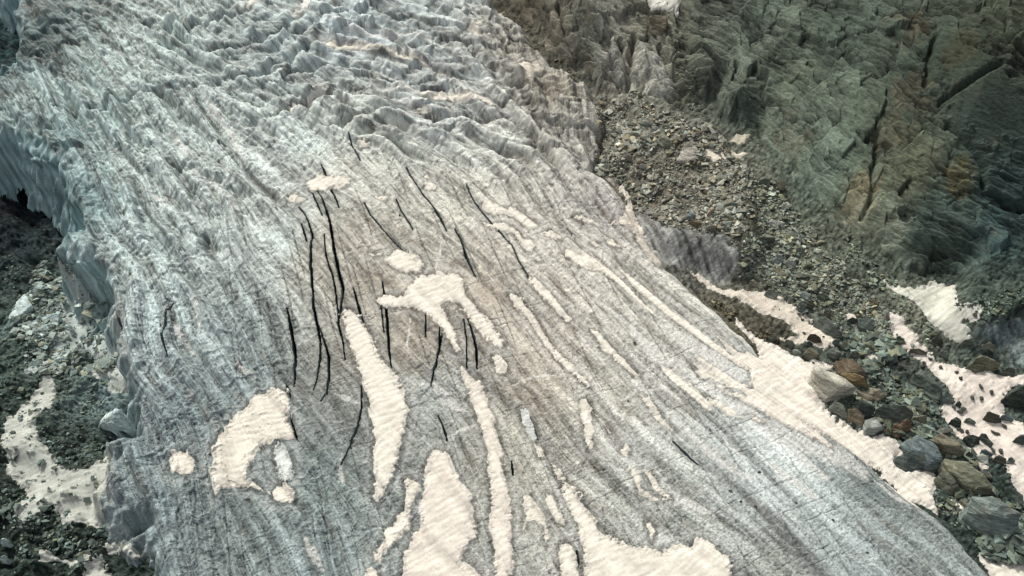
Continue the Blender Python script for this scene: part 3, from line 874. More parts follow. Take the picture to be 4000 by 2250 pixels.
for k, (i0, i1, j0, j1, d, hw, m, wd) in enumerate(crev_items):
    f = fany(m) & (cnum[i0:i1 - 1, j0:j1 - 1] < 0) & gmask[i0:i1 - 1, j0:j1 - 1]
    cnum[i0:i1 - 1, j0:j1 - 1][f] = k
    q = np.clip(d / hw, 0, 1)
    dep = (2.2 + 3.2 * wd) * (1 - q ** 3) ** .5
    zg[i0:i1, j0:j1] = np.where(m, zg[i0:i1, j0:j1] - dep, zg[i0:i1, j0:j1])

# ------------------------------------------------------------------ snow patches  (label, panel, points, thickness, tone)
SNOW = []


def snow(label, panel, pts, th=.22, tone=(219, 213, 201), dirty=.12):
    SNOW.append((label, panel, pts, th, tone, dirty))


WARM, PINK, COOL, GREY = (219, 212, 201), (216, 208, 197), (205, 210, 206), (150, 158, 152)
snow("big forked snow patch in the middle of the brown ice, two legs pointing down", 'o', [(945, 755), (965, 743), (1000, 746), (1022, 735), (1033, 715), (1050, 697), (1100, 685), (1150, 690), (1172, 702), (1165, 715), (1172, 740), (1200, 770), (1230, 805), (1255, 840), (1267, 865), (1265, 882), (1240, 868), (1210, 840), (1180, 800), (1150, 765), (1120, 757), (1108, 770), (1125, 795), (1140, 825), (1150, 860), (1155, 882), (1143, 885), (1130, 850), (1110, 825), (1085, 800), (1060, 780), (1030, 772), (1000, 775), (965, 772)])
snow("rounded snow patch just above the big forked one in mid ice", 'o', [(965, 650), (985, 640), (1000, 628), (1025, 630), (1050, 645), (1066, 665), (1060, 682), (1035, 687), (1010, 682), (985, 672)])
snow("short snow patch below the right leg of the big forked one", 'o', [(1240, 898), (1255, 893), (1275, 920), (1272, 940), (1250, 935), (1240, 915)])
snow("long broad snow tongue starting between the black crevasses and ending in a point", 'o', [(858, 780), (880, 776), (905, 798), (925, 828), (940, 860), (950, 890), (975, 920), (1000, 952), (1018, 985), (1027, 1020), (1022, 1060), (1012, 1110), (1000, 1160), (985, 1200), (968, 1240), (948, 1263), (938, 1245), (942, 1200), (938, 1150), (942, 1100), (932, 1050), (925, 1000), (908, 950), (898, 920), (885, 880), (870, 840)], .3)
snow("narrow pink streaked snow band running down the middle to the bottom edge", '11', [(1030, 380), (1045, 395), (1075, 435), (1105, 470), (1120, 440), (1135, 470), (1150, 500), (1165, 540), (1175, 600), (1200, 660), (1215, 740), (1240, 820), (1250, 900), (1258, 960), (1275, 1050), (1285, 1150), (1290, 1300), (1295, 1560), (1205, 1560), (1195, 1300), (1175, 1200), (1180, 1080), (1180, 1000), (1165, 900), (1165, 820), (1140, 720), (1110, 640), (1080, 560), (1050, 480), (1028, 420)], .3, PINK, .2)
snow("wide pinkish snow tongue widening towards the bottom edge", '11', [(885, 830), (910, 815), (940, 830), (968, 830), (985, 870), (1000, 930), (1030, 980), (1080, 1040), (1090, 1100), (1115, 1200), (1100, 1260), (1050, 1320), (1030, 1370), (1080, 1400), (1130, 1449), (1180, 1560), (730, 1560), (745, 1330), (790, 1260), (830, 1180), (820, 1100), (845, 1010), (850, 900)], .3, PINK, .25)
snow("crooked thin snow strip left of the wide pinkish tongue", '11', [(745, 975), (770, 958), (800, 970), (825, 985), (835, 1015), (810, 1040), (790, 1070), (770, 1110), (790, 1150), (780, 1200), (740, 1240), (700, 1290), (670, 1310), (640, 1340), (620, 1380), (590, 1385), (588, 1340), (610, 1300), (640, 1260), (650, 1220), (690, 1180), (720, 1140), (750, 1080), (755, 1020)])
snow("small snow patch cut by the bottom edge near the crooked strip", '11', [(560, 1412), (580, 1400), (605, 1420), (615, 1480), (545, 1480)])
snow("large ragged snow patch at lower left with an arch shape", 'o', [(660, 990), (685, 982), (705, 985), (724, 983), (728, 1005), (725, 1040), (735, 1075), (740, 1102), (700, 1110), (660, 1120), (640, 1140), (640, 1160), (622, 1180), (618, 1207), (640, 1212), (668, 1235), (685, 1250), (650, 1232), (615, 1222), (590, 1227), (560, 1237), (545, 1252), (535, 1220), (530, 1190), (540, 1160), (535, 1130), (555, 1095), (575, 1060), (590, 1040), (630, 1015), (640, 1000)])
snow("pale strip of thin snow hanging from the large ragged patch", 'o', [(690, 1120), (715, 1115), (733, 1150), (738, 1200), (715, 1215), (700, 1190), (692, 1160)], .1, COOL)
snow("small round snow patch below the large ragged arch", 'o', [(690, 1232), (700, 1222), (722, 1220), (738, 1236), (738, 1262), (715, 1270), (690, 1260)])
snow("lone round snow disc sunk in dark grey ice at lower left", '01', [(845, 855), (870, 825), (900, 818), (935, 825), (960, 850), (982, 865), (975, 920), (940, 940), (900, 937), (860, 925), (838, 890)])
snow("ragged snow patch split by a black crevasse high on the ice", '10', [(250, 905), (290, 885), (330, 875), (355, 890), (380, 890), (440, 890), (487, 900), (475, 930), (430, 942), (410, 955), (380, 947), (345, 962), (310, 950), (280, 978), (262, 940)], .15)
snow("small snow patch at the upper end of the left black crevasse", '10', [(152, 992), (180, 973), (210, 985), (232, 1000), (255, 1010), (225, 1022), (200, 1015), (160, 1006)], .15)
snow("thin oval snow patch between two faint cracks, right of the split patch", '10', [(598, 992), (635, 976), (663, 985), (650, 1002), (610, 1005)], .15)
snow("rounded snow patch lying under a tiny triangular one", '10', [(848, 920), (880, 916), (908, 935), (902, 952), (870, 960), (846, 946)], .15)
snow("tiny triangular snow patch above a rounded one", '10', [(842, 882), (862, 868), (872, 890), (848, 893)], .15)
snow("small L shaped snow patch near the foot of the icefall", '10', [(512, 712), (545, 688), (557, 705), (583, 710), (565, 727), (520, 737)], .15)
snow("small flat snow patch just below the broken icefall", '10', [(648, 642), (690, 633), (712, 645), (690, 657), (658, 657)], .15)
snow("thin sliver of snow left of the rounded patch in mid ice", '10', [(565, 1277), (600, 1268), (632, 1274), (632, 1284), (590, 1288)], .15)
snow("dimpled snow patch crossed by a crack, right of mid ice", '10', [(1125, 1032), (1180, 1008), (1230, 1030), (1290, 1050), (1340, 1082), (1400, 1108), (1423, 1135), (1378, 1150), (1330, 1120), (1290, 1090), (1240, 1075), (1200, 1085), (1150, 1062)], .15)
snow("lower dimpled snow strip under the cracked patch, right of mid ice", '10', [(1135, 1120), (1180, 1128), (1220, 1113), (1270, 1138), (1330, 1170), (1335, 1200), (1390, 1205), (1400, 1245), (1385, 1268), (1345, 1250), (1320, 1218), (1300, 1180), (1230, 1155), (1190, 1155)], .15)
snow("small square snow patch right of the dimpled strip", '20', [(158, 1167), (190, 1156), (232, 1180), (257, 1200), (220, 1207), (175, 1187)], .12)
snow("thin snow sliver near the right margin of the glacier", '20', [(308, 1097), (350, 1088), (420, 1110), (472, 1147), (440, 1144), (370, 1124)], .12)
snow("tiny pear shaped snow patch above the long snow streak", '20', [(392, 1224), (415, 1213), (449, 1235), (420, 1243)], .12)
snow("tiny slanting snow patch beside the pear shaped one", '20', [(462, 1212), (500, 1208), (548, 1247), (510, 1244)], .12)
snow("tiny drop of snow left of the long snow streak", '20', [(113, 1297), (135, 1288), (150, 1315), (125, 1318)], .12)
snow("long curving snow streak joining the snow apron at the right margin", 'o', [(1412, 642), (1440, 630), (1480, 638), (1510, 653), (1545, 678), (1590, 708), (1640, 743), (1700, 788), (1760, 832), (1830, 868), (1890, 905), (1930, 940), (1900, 935), (1880, 925), (1830, 893), (1760, 853), (1700, 812), (1640, 773), (1590, 737), (1540, 702), (1490, 677), (1440, 662)], .2)
snow("snow streak starting as a round tongue right of the forked patch", 'o', [(1280, 742), (1300, 736), (1320, 758), (1345, 788), (1365, 828), (1400, 878), (1440, 918), (1475, 958), (1492, 974), (1475, 972), (1435, 937), (1395, 898), (1355, 843), (1330, 802), (1298, 777)], .2)
snow("narrow snow streak between the round tongue and the long curving streak", 'o', [(1328, 700), (1350, 703), (1380, 733), (1410, 772), (1437, 805), (1425, 810), (1395, 778), (1360, 743)], .16)
snow("slender snow sliver in the middle of the right hand streaked ice", 'o', [(1486, 830), (1505, 832), (1530, 867), (1570, 902), (1614, 945), (1600, 948), (1560, 918), (1520, 884)], .16)
snow("lower slender snow sliver pointing at a dark crack", 'o', [(1607, 990), (1630, 998), (1660, 1037), (1702, 1085), (1690, 1088), (1650, 1054), (1625, 1018)], .16)
snow("wavy snow streak curving away under the apron on the right", 'o', [(1672, 922), (1690, 922), (1730, 957), (1770, 992), (1830, 1022), (1900, 1047), (1955, 1070), (1900, 1063), (1830, 1043), (1770, 1018), (1720, 979), (1690, 948)], .18)
snow("tapering snow streak merging into the apron from the left", 'o', [(1722, 895), (1750, 903), (1790, 927), (1850, 947), (1920, 972), (2000, 1005), (1960, 1003), (1900, 988), (1830, 974), (1790, 953), (1770, 953), (1745, 922)], .18)
snow("thin branch of snow under the tapering streak", '21', [(1020, 482), (1050, 480), (1100, 520), (1200, 560), (1290, 610), (1340, 650), (1290, 640), (1200, 590), (1110, 550), (1050, 515)], .12)
snow("narrow bone shaped snow patch standing upright in lower mid ice", 'o', [(1457, 1007), (1475, 998), (1487, 1030), (1492, 1080), (1495, 1120), (1482, 1132), (1470, 1090), (1463, 1050)], .18)
snow("string of thin snow running down right of the bone shaped patch", '21', [(370, 560), (395, 580), (410, 620), (450, 660), (490, 710), (520, 760), (510, 770), (470, 700), (430, 650), (395, 610)], .1)
snow("small oval snow patch hanging at the end of a thin string", '21', [(553, 790), (575, 783), (592, 810), (585, 852), (560, 842), (543, 820)], .14)
snow("open triangle of snow in lower right ice, left bar and base", '21', [(588, 905), (620, 918), (642, 950), (650, 1010), (700, 1038), (745, 1060), (800, 1058), (760, 1075), (700, 1068), (640, 1043), (623, 1000), (608, 950)], .14)
snow("slanting snow bar forming the right side of an open triangle", '21', [(655, 905), (690, 912), (722, 950), (748, 1010), (795, 1052), (760, 1047), (720, 1022), (690, 970)], .14)
snow("broad snow field along the bottom edge right of the middle", '21', [(248, 980), (270, 972), (320, 1008), (350, 1058), (380, 1108), (430, 1178), (440, 1230), (500, 1248), (560, 1278), (620, 1308), (700, 1308), (760, 1323), (840, 1288), (900, 1298), (930, 1258), (980, 1268), (1040, 1318), (1095, 1350), (1110, 1449), (1125, 1560), (345, 1560), (368, 1390), (345, 1300), (330, 1200), (290, 1120), (258, 1040)], .3)
snow("notched snow patch left of the broad bottom field", '21', [(58, 1052), (90, 1043), (112, 1070), (152, 1130), (172, 1190), (192, 1250), (170, 1292), (150, 1200), (100, 1160), (72, 1200), (53, 1222), (68, 1150), (53, 1090)], .2)
snow("short blunt snow patch at the bottom edge beside a black crack", '21', [(240, 1292), (290, 1278), (312, 1320), (330, 1380), (340, 1480), (280, 1560), (238, 1400), (238, 1330)], .2)
snow("beaded snow chain between the notched patch and the broad field", '21', [(170, 1030), (200, 1038), (218, 1080), (252, 1140), (268, 1190), (220, 1175), (193, 1130), (172, 1080)], .16)
snow("upright dirty snow strip ending at a small stone", '21', [(38, 610), (70, 620), (102, 680), (132, 750), (110, 770), (80, 730), (48, 670)], .12, COOL)
snow("small curled snow patch below the upright dirty strip", '21', [(113, 790), (150, 800), (167, 850), (130, 852)], .12)
snow("thin snow neck leading into the broad bottom field", '21', [(198, 880), (230, 908), (262, 960), (285, 985), (250, 985), (213, 930)], .12)
snow("small upright snow lens above the edge of the broad field", '21', [(668, 1165), (702, 1180), (717, 1230), (700, 1272), (690, 1222)], .14)
snow("snow corner cut by the bottom edge at far right", '31', [(1035, 1330), (1090, 1358), (1180, 1388), (1320, 1370), (1400, 1560), (1180, 1560), (1090, 1405)], .3)
snow("great snow apron with ribbed surface between ice and boulders", '31', [(-160, 155), (-110, 205), (-48, 250), (0, 272), (60, 298), (120, 330), (180, 360), (240, 357), (330, 385), (335, 412), (280, 405), (225, 430), (215, 460), (230, 500), (265, 570), (310, 625), (380, 682), (470, 728), (520, 755), (570, 740), (640, 770), (700, 825), (640, 860), (650, 900), (730, 925), (800, 900), (850, 930), (860, 980), (830, 1030), (840, 1080), (862, 1145), (780, 1095), (700, 1062), (610, 980), (540, 910), (460, 860), (400, 812), (320, 790), (240, 750), (150, 702), (80, 680), (0, 640), (-50, 610), (-100, 580), (-85, 545), (-130, 500), (-80, 470), (-85, 410), (-140, 390), (-240, 290), (-250, 268), (-160, 318), (-100, 330), (-40, 340), (-60, 290), (-100, 240), (-155, 190)], .35, (222, 214, 203))
snow("dirty snow strip rising past the rubble above the apron", 'o', [(1725, 674), (1760, 688), (1820, 723), (1880, 733), (1940, 738), (1990, 768), (2040, 798), (2062, 830), (2105, 850), (2100, 875), (2060, 880), (2030, 862), (2000, 870), (1960, 855), (2005, 845), (1970, 812), (1900, 782), (1850, 752), (1790, 727)], .2, (205, 196, 182), .3)
snow("dirty snow gully descending from the foot of the dark rock wall", '31', [(560, -60), (640, -20), (740, 0), (830, -40), (950, -30), (960, 80), (1100, 82), (1060, 162), (985, 160), (1030, 252), (960, 282), (900, 242), (800, 172), (740, 90), (640, 20)], .25, (196, 196, 184), .35)
snow("long snow ramp with pink bands crossing behind the boulders to the right edge", '31', [(600, 130), (650, 128), (700, 200), (760, 282), (850, 362), (940, 382), (1000, 422), (1100, 410), (1190, 442), (1400, 440), (1400, 500), (1230, 492), (1180, 562), (1200, 640), (1290, 692), (1400, 720), (1400, 1000), (1288, 1090), (1220, 990), (1190, 900), (1090, 852), (1090, 940), (1030, 900), (1020, 830), (960, 770), (920, 682), (860, 592), (940, 560), (880, 482), (800, 402), (720, 332), (640, 300)], .25, (214, 205, 195), .3)
snow("narrow snow finger between two lines of rubble right of centre boulders", '31', [(440, 270), (520, 300), (560, 370), (622, 472), (590, 462), (530, 402), (470, 342)], .18, (210, 202, 192), .25)
snow("small snow gap among the boulders under the dark green slab", '31', [(720, 600), (770, 590), (800, 620), (795, 650), (740, 640)], .15)
snow("small snow patch framed by rubble at the top of the boulder field", '31', [(395, 110), (440, 120), (470, 170), (500, 200), (450, 205), (400, 160)], .14, (210, 202, 190), .25)
snow("small snow pocket between the long slab and the big corner boulder", '31', [(905, 1060), (960, 1070), (1000, 1020), (985, 1110), (960, 1150), (915, 1130)], .15)
snow("bright snow patch among rubble below the dark rock overhang", '20', [(935, 765), (990, 738), (1060, 738), (1120, 760), (1192, 770), (1150, 790), (1100, 802), (1020, 812), (955, 805)], .16, (222, 212, 194), .25)
snow("dusty snow patch at the foot of the dark rock overhang", '20', [(1085, 702), (1130, 672), (1205, 672), (1170, 725)], .12, (175, 168, 150), .4)
snow("snow patch high between the rock slabs at the top edge", '20', [(680, -40), (850, -40), (838, 82), (800, 75), (760, 70), (700, 72)], 1.6, (212, 210, 200), .2)
snow("branching dirty snow patch on the brown ice margin at the top", '20', [(-20, 340), (75, 338), (130, 328), (182, 345), (130, 362), (167, 390), (110, 402), (100, 472), (60, 402), (20, 360)], .14, (205, 197, 184), .2)
snow("snow wedge at the upper right rim of the icefall", '10', [(1062, 150), (1120, 120), (1160, 90), (1190, 85), (1130, 140), (1140, 235), (1100, 200)], .14, (215, 208, 196), .15)
snow("upper curved snow ridge crossing the broken icefall", '10', [(290, 190), (330, 200), (440, 210), (540, 222), (640, 256), (760, 286), (850, 326), (945, 368), (860, 350), (760, 316), (650, 282), (520, 246), (400, 240), (330, 222)], .16)
snow("lower curved snow ridge crossing the broken icefall", '10', [(640, 455), (800, 450), (900, 452), (1010, 462), (1110, 492), (1255, 552), (1130, 530), (1000, 498), (880, 476), (740, 472)], .16)
snow("bent snow strip in the icefall near the top edge", '10', [(235, -40), (265, -40), (278, 40), (240, 75), (200, 95), (165, 85), (225, 40)], .14, (214, 214, 208))
snow("snow scrap on the left of the icefall at the top edge", '00', [(1240, 35), (1265, -40), (1330, -40), (1320, 0), (1290, 30), (1250, 50)], .14)
snow("sagging snow strip under the lower icefall ridge", '10', [(790, 525), (850, 545), (890, 555), (960, 530), (1000, 515), (990, 545), (930, 560), (880, 575), (830, 560)], .12, (214, 208, 198))
snow("leaf shaped snow patch in the left of the icefall", '10', [(150, 545), (180, 515), (240, 505), (310, 450), (385, 425), (360, 450), (300, 490), (230, 530), (180, 558)], .12, (218, 214, 206))
snow("thin snow line rimming the ice wall above the scoured stripes", '20', [(455, 880), (500, 885), (560, 930), (600, 1000), (640, 1120), (690, 1240), (760, 1330), (740, 1350), (690, 1310), (640, 1240), (610, 1170), (560, 1130), (480, 1130), (550, 1090), (580, 1020), (530, 930)], .12, (205, 196, 184), .2)
snow("pale dirty snow lobe against the foot of the left ice edge", '01', [(440, 400), (500, 360), (510, 320), (560, 340), (620, 360), (632, 420), (602, 500), (560, 532), (540, 512), (570, 452), (500, 472), (455, 442)], .25, (172, 177, 171), .3)
snow("large dirty snow horseshoe on the dark valley floor at lower left", '01', [(262, 450), (287, 490), (272, 600), (232, 642), (150, 684), (200, 670), (172, 702), (212, 772), (262, 832), (302, 882), (322, 922), (380, 932), (450, 922), (480, 892), (522, 832), (572, 852), (562, 1000), (552, 1192), (500, 1222), (420, 1182), (360, 1202), (300, 1182), (272, 1092), (200, 1152), (130, 1202), (82, 1142), (130, 1052), (90, 972), (20, 922), (30, 842), (0, 762), (10, 690), (70, 610), (150, 540), (220, 470)], .3, (172, 175, 167), .4)
snow("long ragged snow scrap at the bottom of the left valley floor", '01', [(205, 1322), (260, 1332), (310, 1372), (400, 1350), (462, 1355), (440, 1392), (380, 1412), (330, 1382), (270, 1372), (208, 1392)], .3, (172, 174, 166), .3)
snow("forked snow scrap cut by the bottom edge at lower left", '01', [(480, 1372), (520, 1350), (525, 1400), (560, 1449), (580, 1520), (400, 1500), (450, 1400)], .3, (172, 174, 166), .3)
snow("humped snow scrap by the ice edge at lower left", '01', [(535, 1282), (600, 1248), (662, 1280), (678, 1320), (640, 1342), (590, 1322), (560, 1342), (528, 1312)], .3, (176, 178, 170), .3)
snow("sheet of dirty snow and crushed ice under the left ice cliff", '01', [(330, -20), (420, 60), (500, 40), (560, 60), (600, 180), (602, 260), (612, 335), (500, 362), (440, 330), (330, 352), (250, 392), (200, 442), (125, 442), (180, 390), (230, 342), (285, 262), (330, 180), (300, 80)], .3, (164, 175, 172), .4)

# ------------------------------------------------------------------ snow: dark rims and pale halos on the ice, then the patches themselves
zs_base = ztop.copy()
zsm = blur(zs_base, max(2, int(6 * RES))).astype(F4)
cups = norm(lic(perlin(gx * 2.6, gy * 2.6, 140), -uy + .3 * ux, ux + .3 * uy, 5, .14))
ribs = lic(white, ux, uy, 14, .16)
pinkn = lic(perlin(gx * .7, gy * .7, 144), ux, uy, 12, .4)
edge_n = (.13 * fbm(gx * .9, gy * .9, 2, 150) + .17 * fbm(gx * 2.6, gy * 2.6, 4, 152, .7)).astype(F4)
snow_items = []
for label, pn, pts, th, tone, dirty in SNOW:
    pw = on_ground(src(pn, pts))[:, :2]
    lo, hi = pw.min(0) - 1.6, pw.max(0) + 1.6
    ii = np.nonzero((Yr > lo[1]) & (Yr < hi[1]))[0]
    if len(ii) < 3:
        continue
    i0, i1 = ii.min(), ii.max() + 1
    jm = np.nonzero(((gx[i0:i1] > lo[0]) & (gx[i0:i1] < hi[0])).any(0))[0]
    j0, j1 = jm.min(), jm.max() + 1
    sl = (slice(i0, i1), slice(j0, j1))
    big = min(1.0, np.ptp(pw, axis=0).min() / 3.0)
    th = th * .5
    s = sdist(gx[sl], gy[sl], pw) + edge_n[sl] * (.35 + .6 * big) * np.clip(1.0 + 1.3 * perlin(gx[sl] * .25, gy[sl] * .25, 155), .25, 2) + (.05 * ice_mid[sl] + (.38 if 'apron' in label else .05 if 'streak' in label or 'sliver' in label else .03) * bands2[sl]) * onice[sl] + .008 * ice_fine[sl]
    t = np.where(s > 0, th * (.5 + .3 * big) * (1 - np.exp(-s / .3)), s * 1.2)
    mixb = sstep(0, .8, s)
    z = zs_base[sl] * (1 - mixb) + zsm[sl] * mixb + t + mixb * (.008 * cups[sl] + .008 * ribs[sl])
    z = np.where(s > .12, np.maximum(z, zs_base[sl] + .03 * sstep(.12, .5, s) - .02), z)
    c = lin(tone).astype(F4) * (.97 + (.13 if 'apron' in label else .05) * ribs[sl] + (.03 * ice_grain[sl] + .06 * cups[sl] + .05 * rough[sl] + .05 * bands2[sl]))[..., None]
    pk = sstep(.2, 2.0, pinkn[sl] + .5 * edge_n[sl])
    c = c + (np.array([.50, .41, .35], F4) - c) * (pk * (.05 + .7 * dirty) * (tone[0] > 200))[..., None]
    slush = sstep(.5, .0, s + .25 * rough[sl]) * (.08 + .36 * big)
    c = c + (np.array([.40, .39, .365], F4) - c) * slush[..., None]
    gr = sstep(.25, 1.0, rough[sl] + .35 * white2[sl]) * dirty
    c = c + (np.array([.16, .155, .13], F4) - c) * np.clip(gr * 1.1, 0, .8)[..., None]
    snow_items.append((label, i0, j0, fany(s > 0), z.astype(F4), c))
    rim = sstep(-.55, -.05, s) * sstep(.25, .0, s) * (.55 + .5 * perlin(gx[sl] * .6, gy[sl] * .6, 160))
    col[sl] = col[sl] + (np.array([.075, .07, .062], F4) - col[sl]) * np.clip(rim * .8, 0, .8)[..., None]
    halo = sstep(-1.3, -.6, s) * sstep(-.3, -.6, s) * .22
    col[sl] = col[sl] + (np.array([.62, .62, .6], F4) - col[sl]) * halo[..., None]

ledge_ = leftside * sstep(.3, -1.2, sg) * (.7 * fbm(gy * .13, zg * .25, 2, 193) + .18 * perlin(gy * .35, zg * .6, 195)) * sstep(34, 60, gy)
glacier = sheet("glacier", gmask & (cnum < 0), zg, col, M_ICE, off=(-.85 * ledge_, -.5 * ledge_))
tag(glacier, "broad streaked grey glacier flowing from top left to bottom right", "glacier", kind="structure")
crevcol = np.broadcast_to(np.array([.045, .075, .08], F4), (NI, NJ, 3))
for k in range(len(crev_items)):
    i0, i1, j0, j1, d, hw, m, wd = crev_items[k]
    f = cnum[i0:i1 - 1, j0:j1 - 1] == k
    if not f.any():
        continue
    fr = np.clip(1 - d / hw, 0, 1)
    cc = np.array([.17, .22, .225], F4) + (np.array([.012, .022, .026], F4) - np.array([.17, .22, .225], F4)) * sstep(0.0, .6, fr)[..., None]  # depth shade in the colour: lit lip fading to near-black inside
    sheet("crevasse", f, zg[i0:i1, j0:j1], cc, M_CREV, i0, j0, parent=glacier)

tm = ~(fall(sg > 3.5))
under = sstep(.5, 1.6, sm) * 1.2
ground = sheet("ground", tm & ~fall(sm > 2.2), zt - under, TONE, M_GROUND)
tag(ground, "dark gravelly moraine and valley floor on both sides of the glacier", "ground", kind="structure")
# the rock face is steep, so it is surveyed along its own slope
cu, cv = np.arange(1780, 4720, 40.0), np.arange(-520, 1240, 40.0)
CU, CV = np.meshgrid(cu, cv)
lat = on_ground(np.stack([CU.ravel(), CV.ravel()], 1))[:, :2].reshape(len(cv), len(cu), 2)
nu, nv2 = int(900 * RES), int(620 * RES)
fu, fv = np.linspace(0, len(cu) - 1.001, nu), np.linspace(0, len(cv) - 1.001, nv2)
iu_, iv_ = fu.astype(int), fv.astype(int)
au, av = (fu - iu_)[None, :, None], (fv - iv_)[:, None, None]
XY = (lat[iv_][:, iu_] * (1 - au) * (1 - av) + lat[iv_][:, iu_ + 1] * au * (1 - av) + lat[iv_ + 1][:, iu_] * (1 - au) * av + lat[iv_ + 1][:, iu_ + 1] * au * av)
mxx, myy = XY[..., 0].astype(F4), XY[..., 1].astype(F4)
msm = (sdist(mxx, myy, MPOLY) + 1.1 * fbm(mxx * .3, myy * .3, 4, 9)).astype(F4)
mzb = terrain0(mxx, myy).astype(F4)
lz, lv, lr, lg = mountain_look(mxx.ravel(), myy.ravel(), mzb.ravel())
lmw = sstep(-.3, 1.2, msm).ravel()
mzz = (mzb.ravel() + lmw * lz + .1 - 1.3 * sstep(.3, -.9, msm).ravel()).reshape(mxx.shape)
mcol = mountain_paint(sample(mxx.ravel(), myy.ravel(), mbase_col), mxx.ravel(), myy.ravel(), lv, lr, lg)
mf = fany(msm > -1.2)
fi, fj = np.nonzero(mf)
a_ = fi * nu + fj
q_ = np.stack([a_, a_ + nu, a_ + nu + 1, a_ + 1], 1)
used, inv = np.unique(q_, return_inverse=True)
mountain = mesh_from("mountain", np.stack([mxx.ravel(), myy.ravel(), mzz.ravel()], 1)[used], inv.reshape(q_.shape), M_ROCK, mcol[used])
tag(mountain, "steep dark green layered rock face filling the upper right", "mountain", kind="structure")

for label, i0, j0, f, z, c in snow_items:
    o = sheet("snow_patch", f, z, c, M_SNOW, i0, j0, centre=True)
    tag(o, label, "snow patch", "old snow patches left on ice and moraine")

# ------------------------------------------------------------------ rocks
snow_on = np.zeros((NI, NJ), bool)
zsurf = np.maximum(ztop, -99).copy()
for label, i0, j0, f, z, c in snow_items:
    ni, nj = z.shape
    up = z > zsurf[i0:i0 + ni, j0:j0 + nj] + .01
    snow_on[i0:i0 + ni, j0:j0 + nj] |= up
    zsurf[i0:i0 + ni, j0:j0 + nj] = np.maximum(zsurf[i0:i0 + ni, j0:j0 + nj], z)

from mathutils import noise as mnoise
GREEN, DARK, TAN, BROWN, SLATE, PALE, OCHRE = (88, 98, 90), (60, 68, 62), (128, 116, 94), (88, 74, 56), (86, 100, 102), (150, 152, 144), (120, 98, 58)


def hull_mesh(name, pts, rough_amt, cuts, bev=.05, seed=0):
    bm = bmesh.new()
    vs = [bm.verts.new(p) for p in pts]
    r = bmesh.ops.convex_hull(bm, input=vs)
    dead = {g for g in r["geom_interior"] + r["geom_unused"] if isinstance(g, bmesh.types.BMVert) and g.is_valid}
    bmesh.ops.delete(bm, geom=list(dead), context='VERTS')
    size = max((v.co.length for v in bm.verts), default=1)
    bmesh.ops.dissolve_limit(bm, angle_limit=math.radians(9), verts=bm.verts[:], edges=bm.edges[:])
    if bev:
        bmesh.ops.bevel(bm, geom=bm.edges[:], offset=bev * size, offset_type='OFFSET', segments=1, profile=.5, affect='EDGES', clamp_overlap=True)
    bmesh.ops.triangulate(bm, faces=bm.faces[:])
    for _ in range(cuts):
        lim = size * .16
        ed = [e for e in bm.edges if e.calc_length() > lim]
        if not ed:
            break
        bmesh.ops.subdivide_edges(bm, edges=ed, cuts=1)
        bmesh.ops.triangulate(bm, faces=[f for f in bm.faces if len(f.verts) > 3])
    bm.normal_update()
    off = Vector((seed * 3.7, seed * 1.3, seed * 2.1))
    for v in bm.verts:
        p = v.co / size
        strat = mnoise.noise(Vector((p.x * 1.5 + p.z * 1.2, p.y * 1.5, p.z * 9 + p.x * 3)) + off)
        n = mnoise.fractal(p * 2.6 + off, .8, 2.1, 4)
        v.co += v.normal * size * rough_amt * (n * .8 + strat * .55)
    me = bpy.data.meshes.new(name)
    bm.to_mesh(me)
    bm.free()
    me.shade_flat()
    return me


def rock_object(name, pts3, color, label, cat, group, mat, cuts=3, seed=0, amt=.035):
    p = np.array(pts3)
    c = np.array([p[:, 0].mean(), p[:, 1].mean(), p[:, 2].min()])
    me = hull_mesh(name, [tuple(q) for q in (p - c)], amt, cuts, .035, seed)
    me.materials.append(mat)
    o = bpy.data.objects.new(name, me)
    o.location = c
    scene.collection.objects.link(o)
    k = lin(color)
    k = 1.3 * (k * .66 + .34 * k.mean() * np.array([.97, 1.02, .96]))
    o.color = (*[float(t) for t in k], 1)
    return tag(o, label, cat, group)


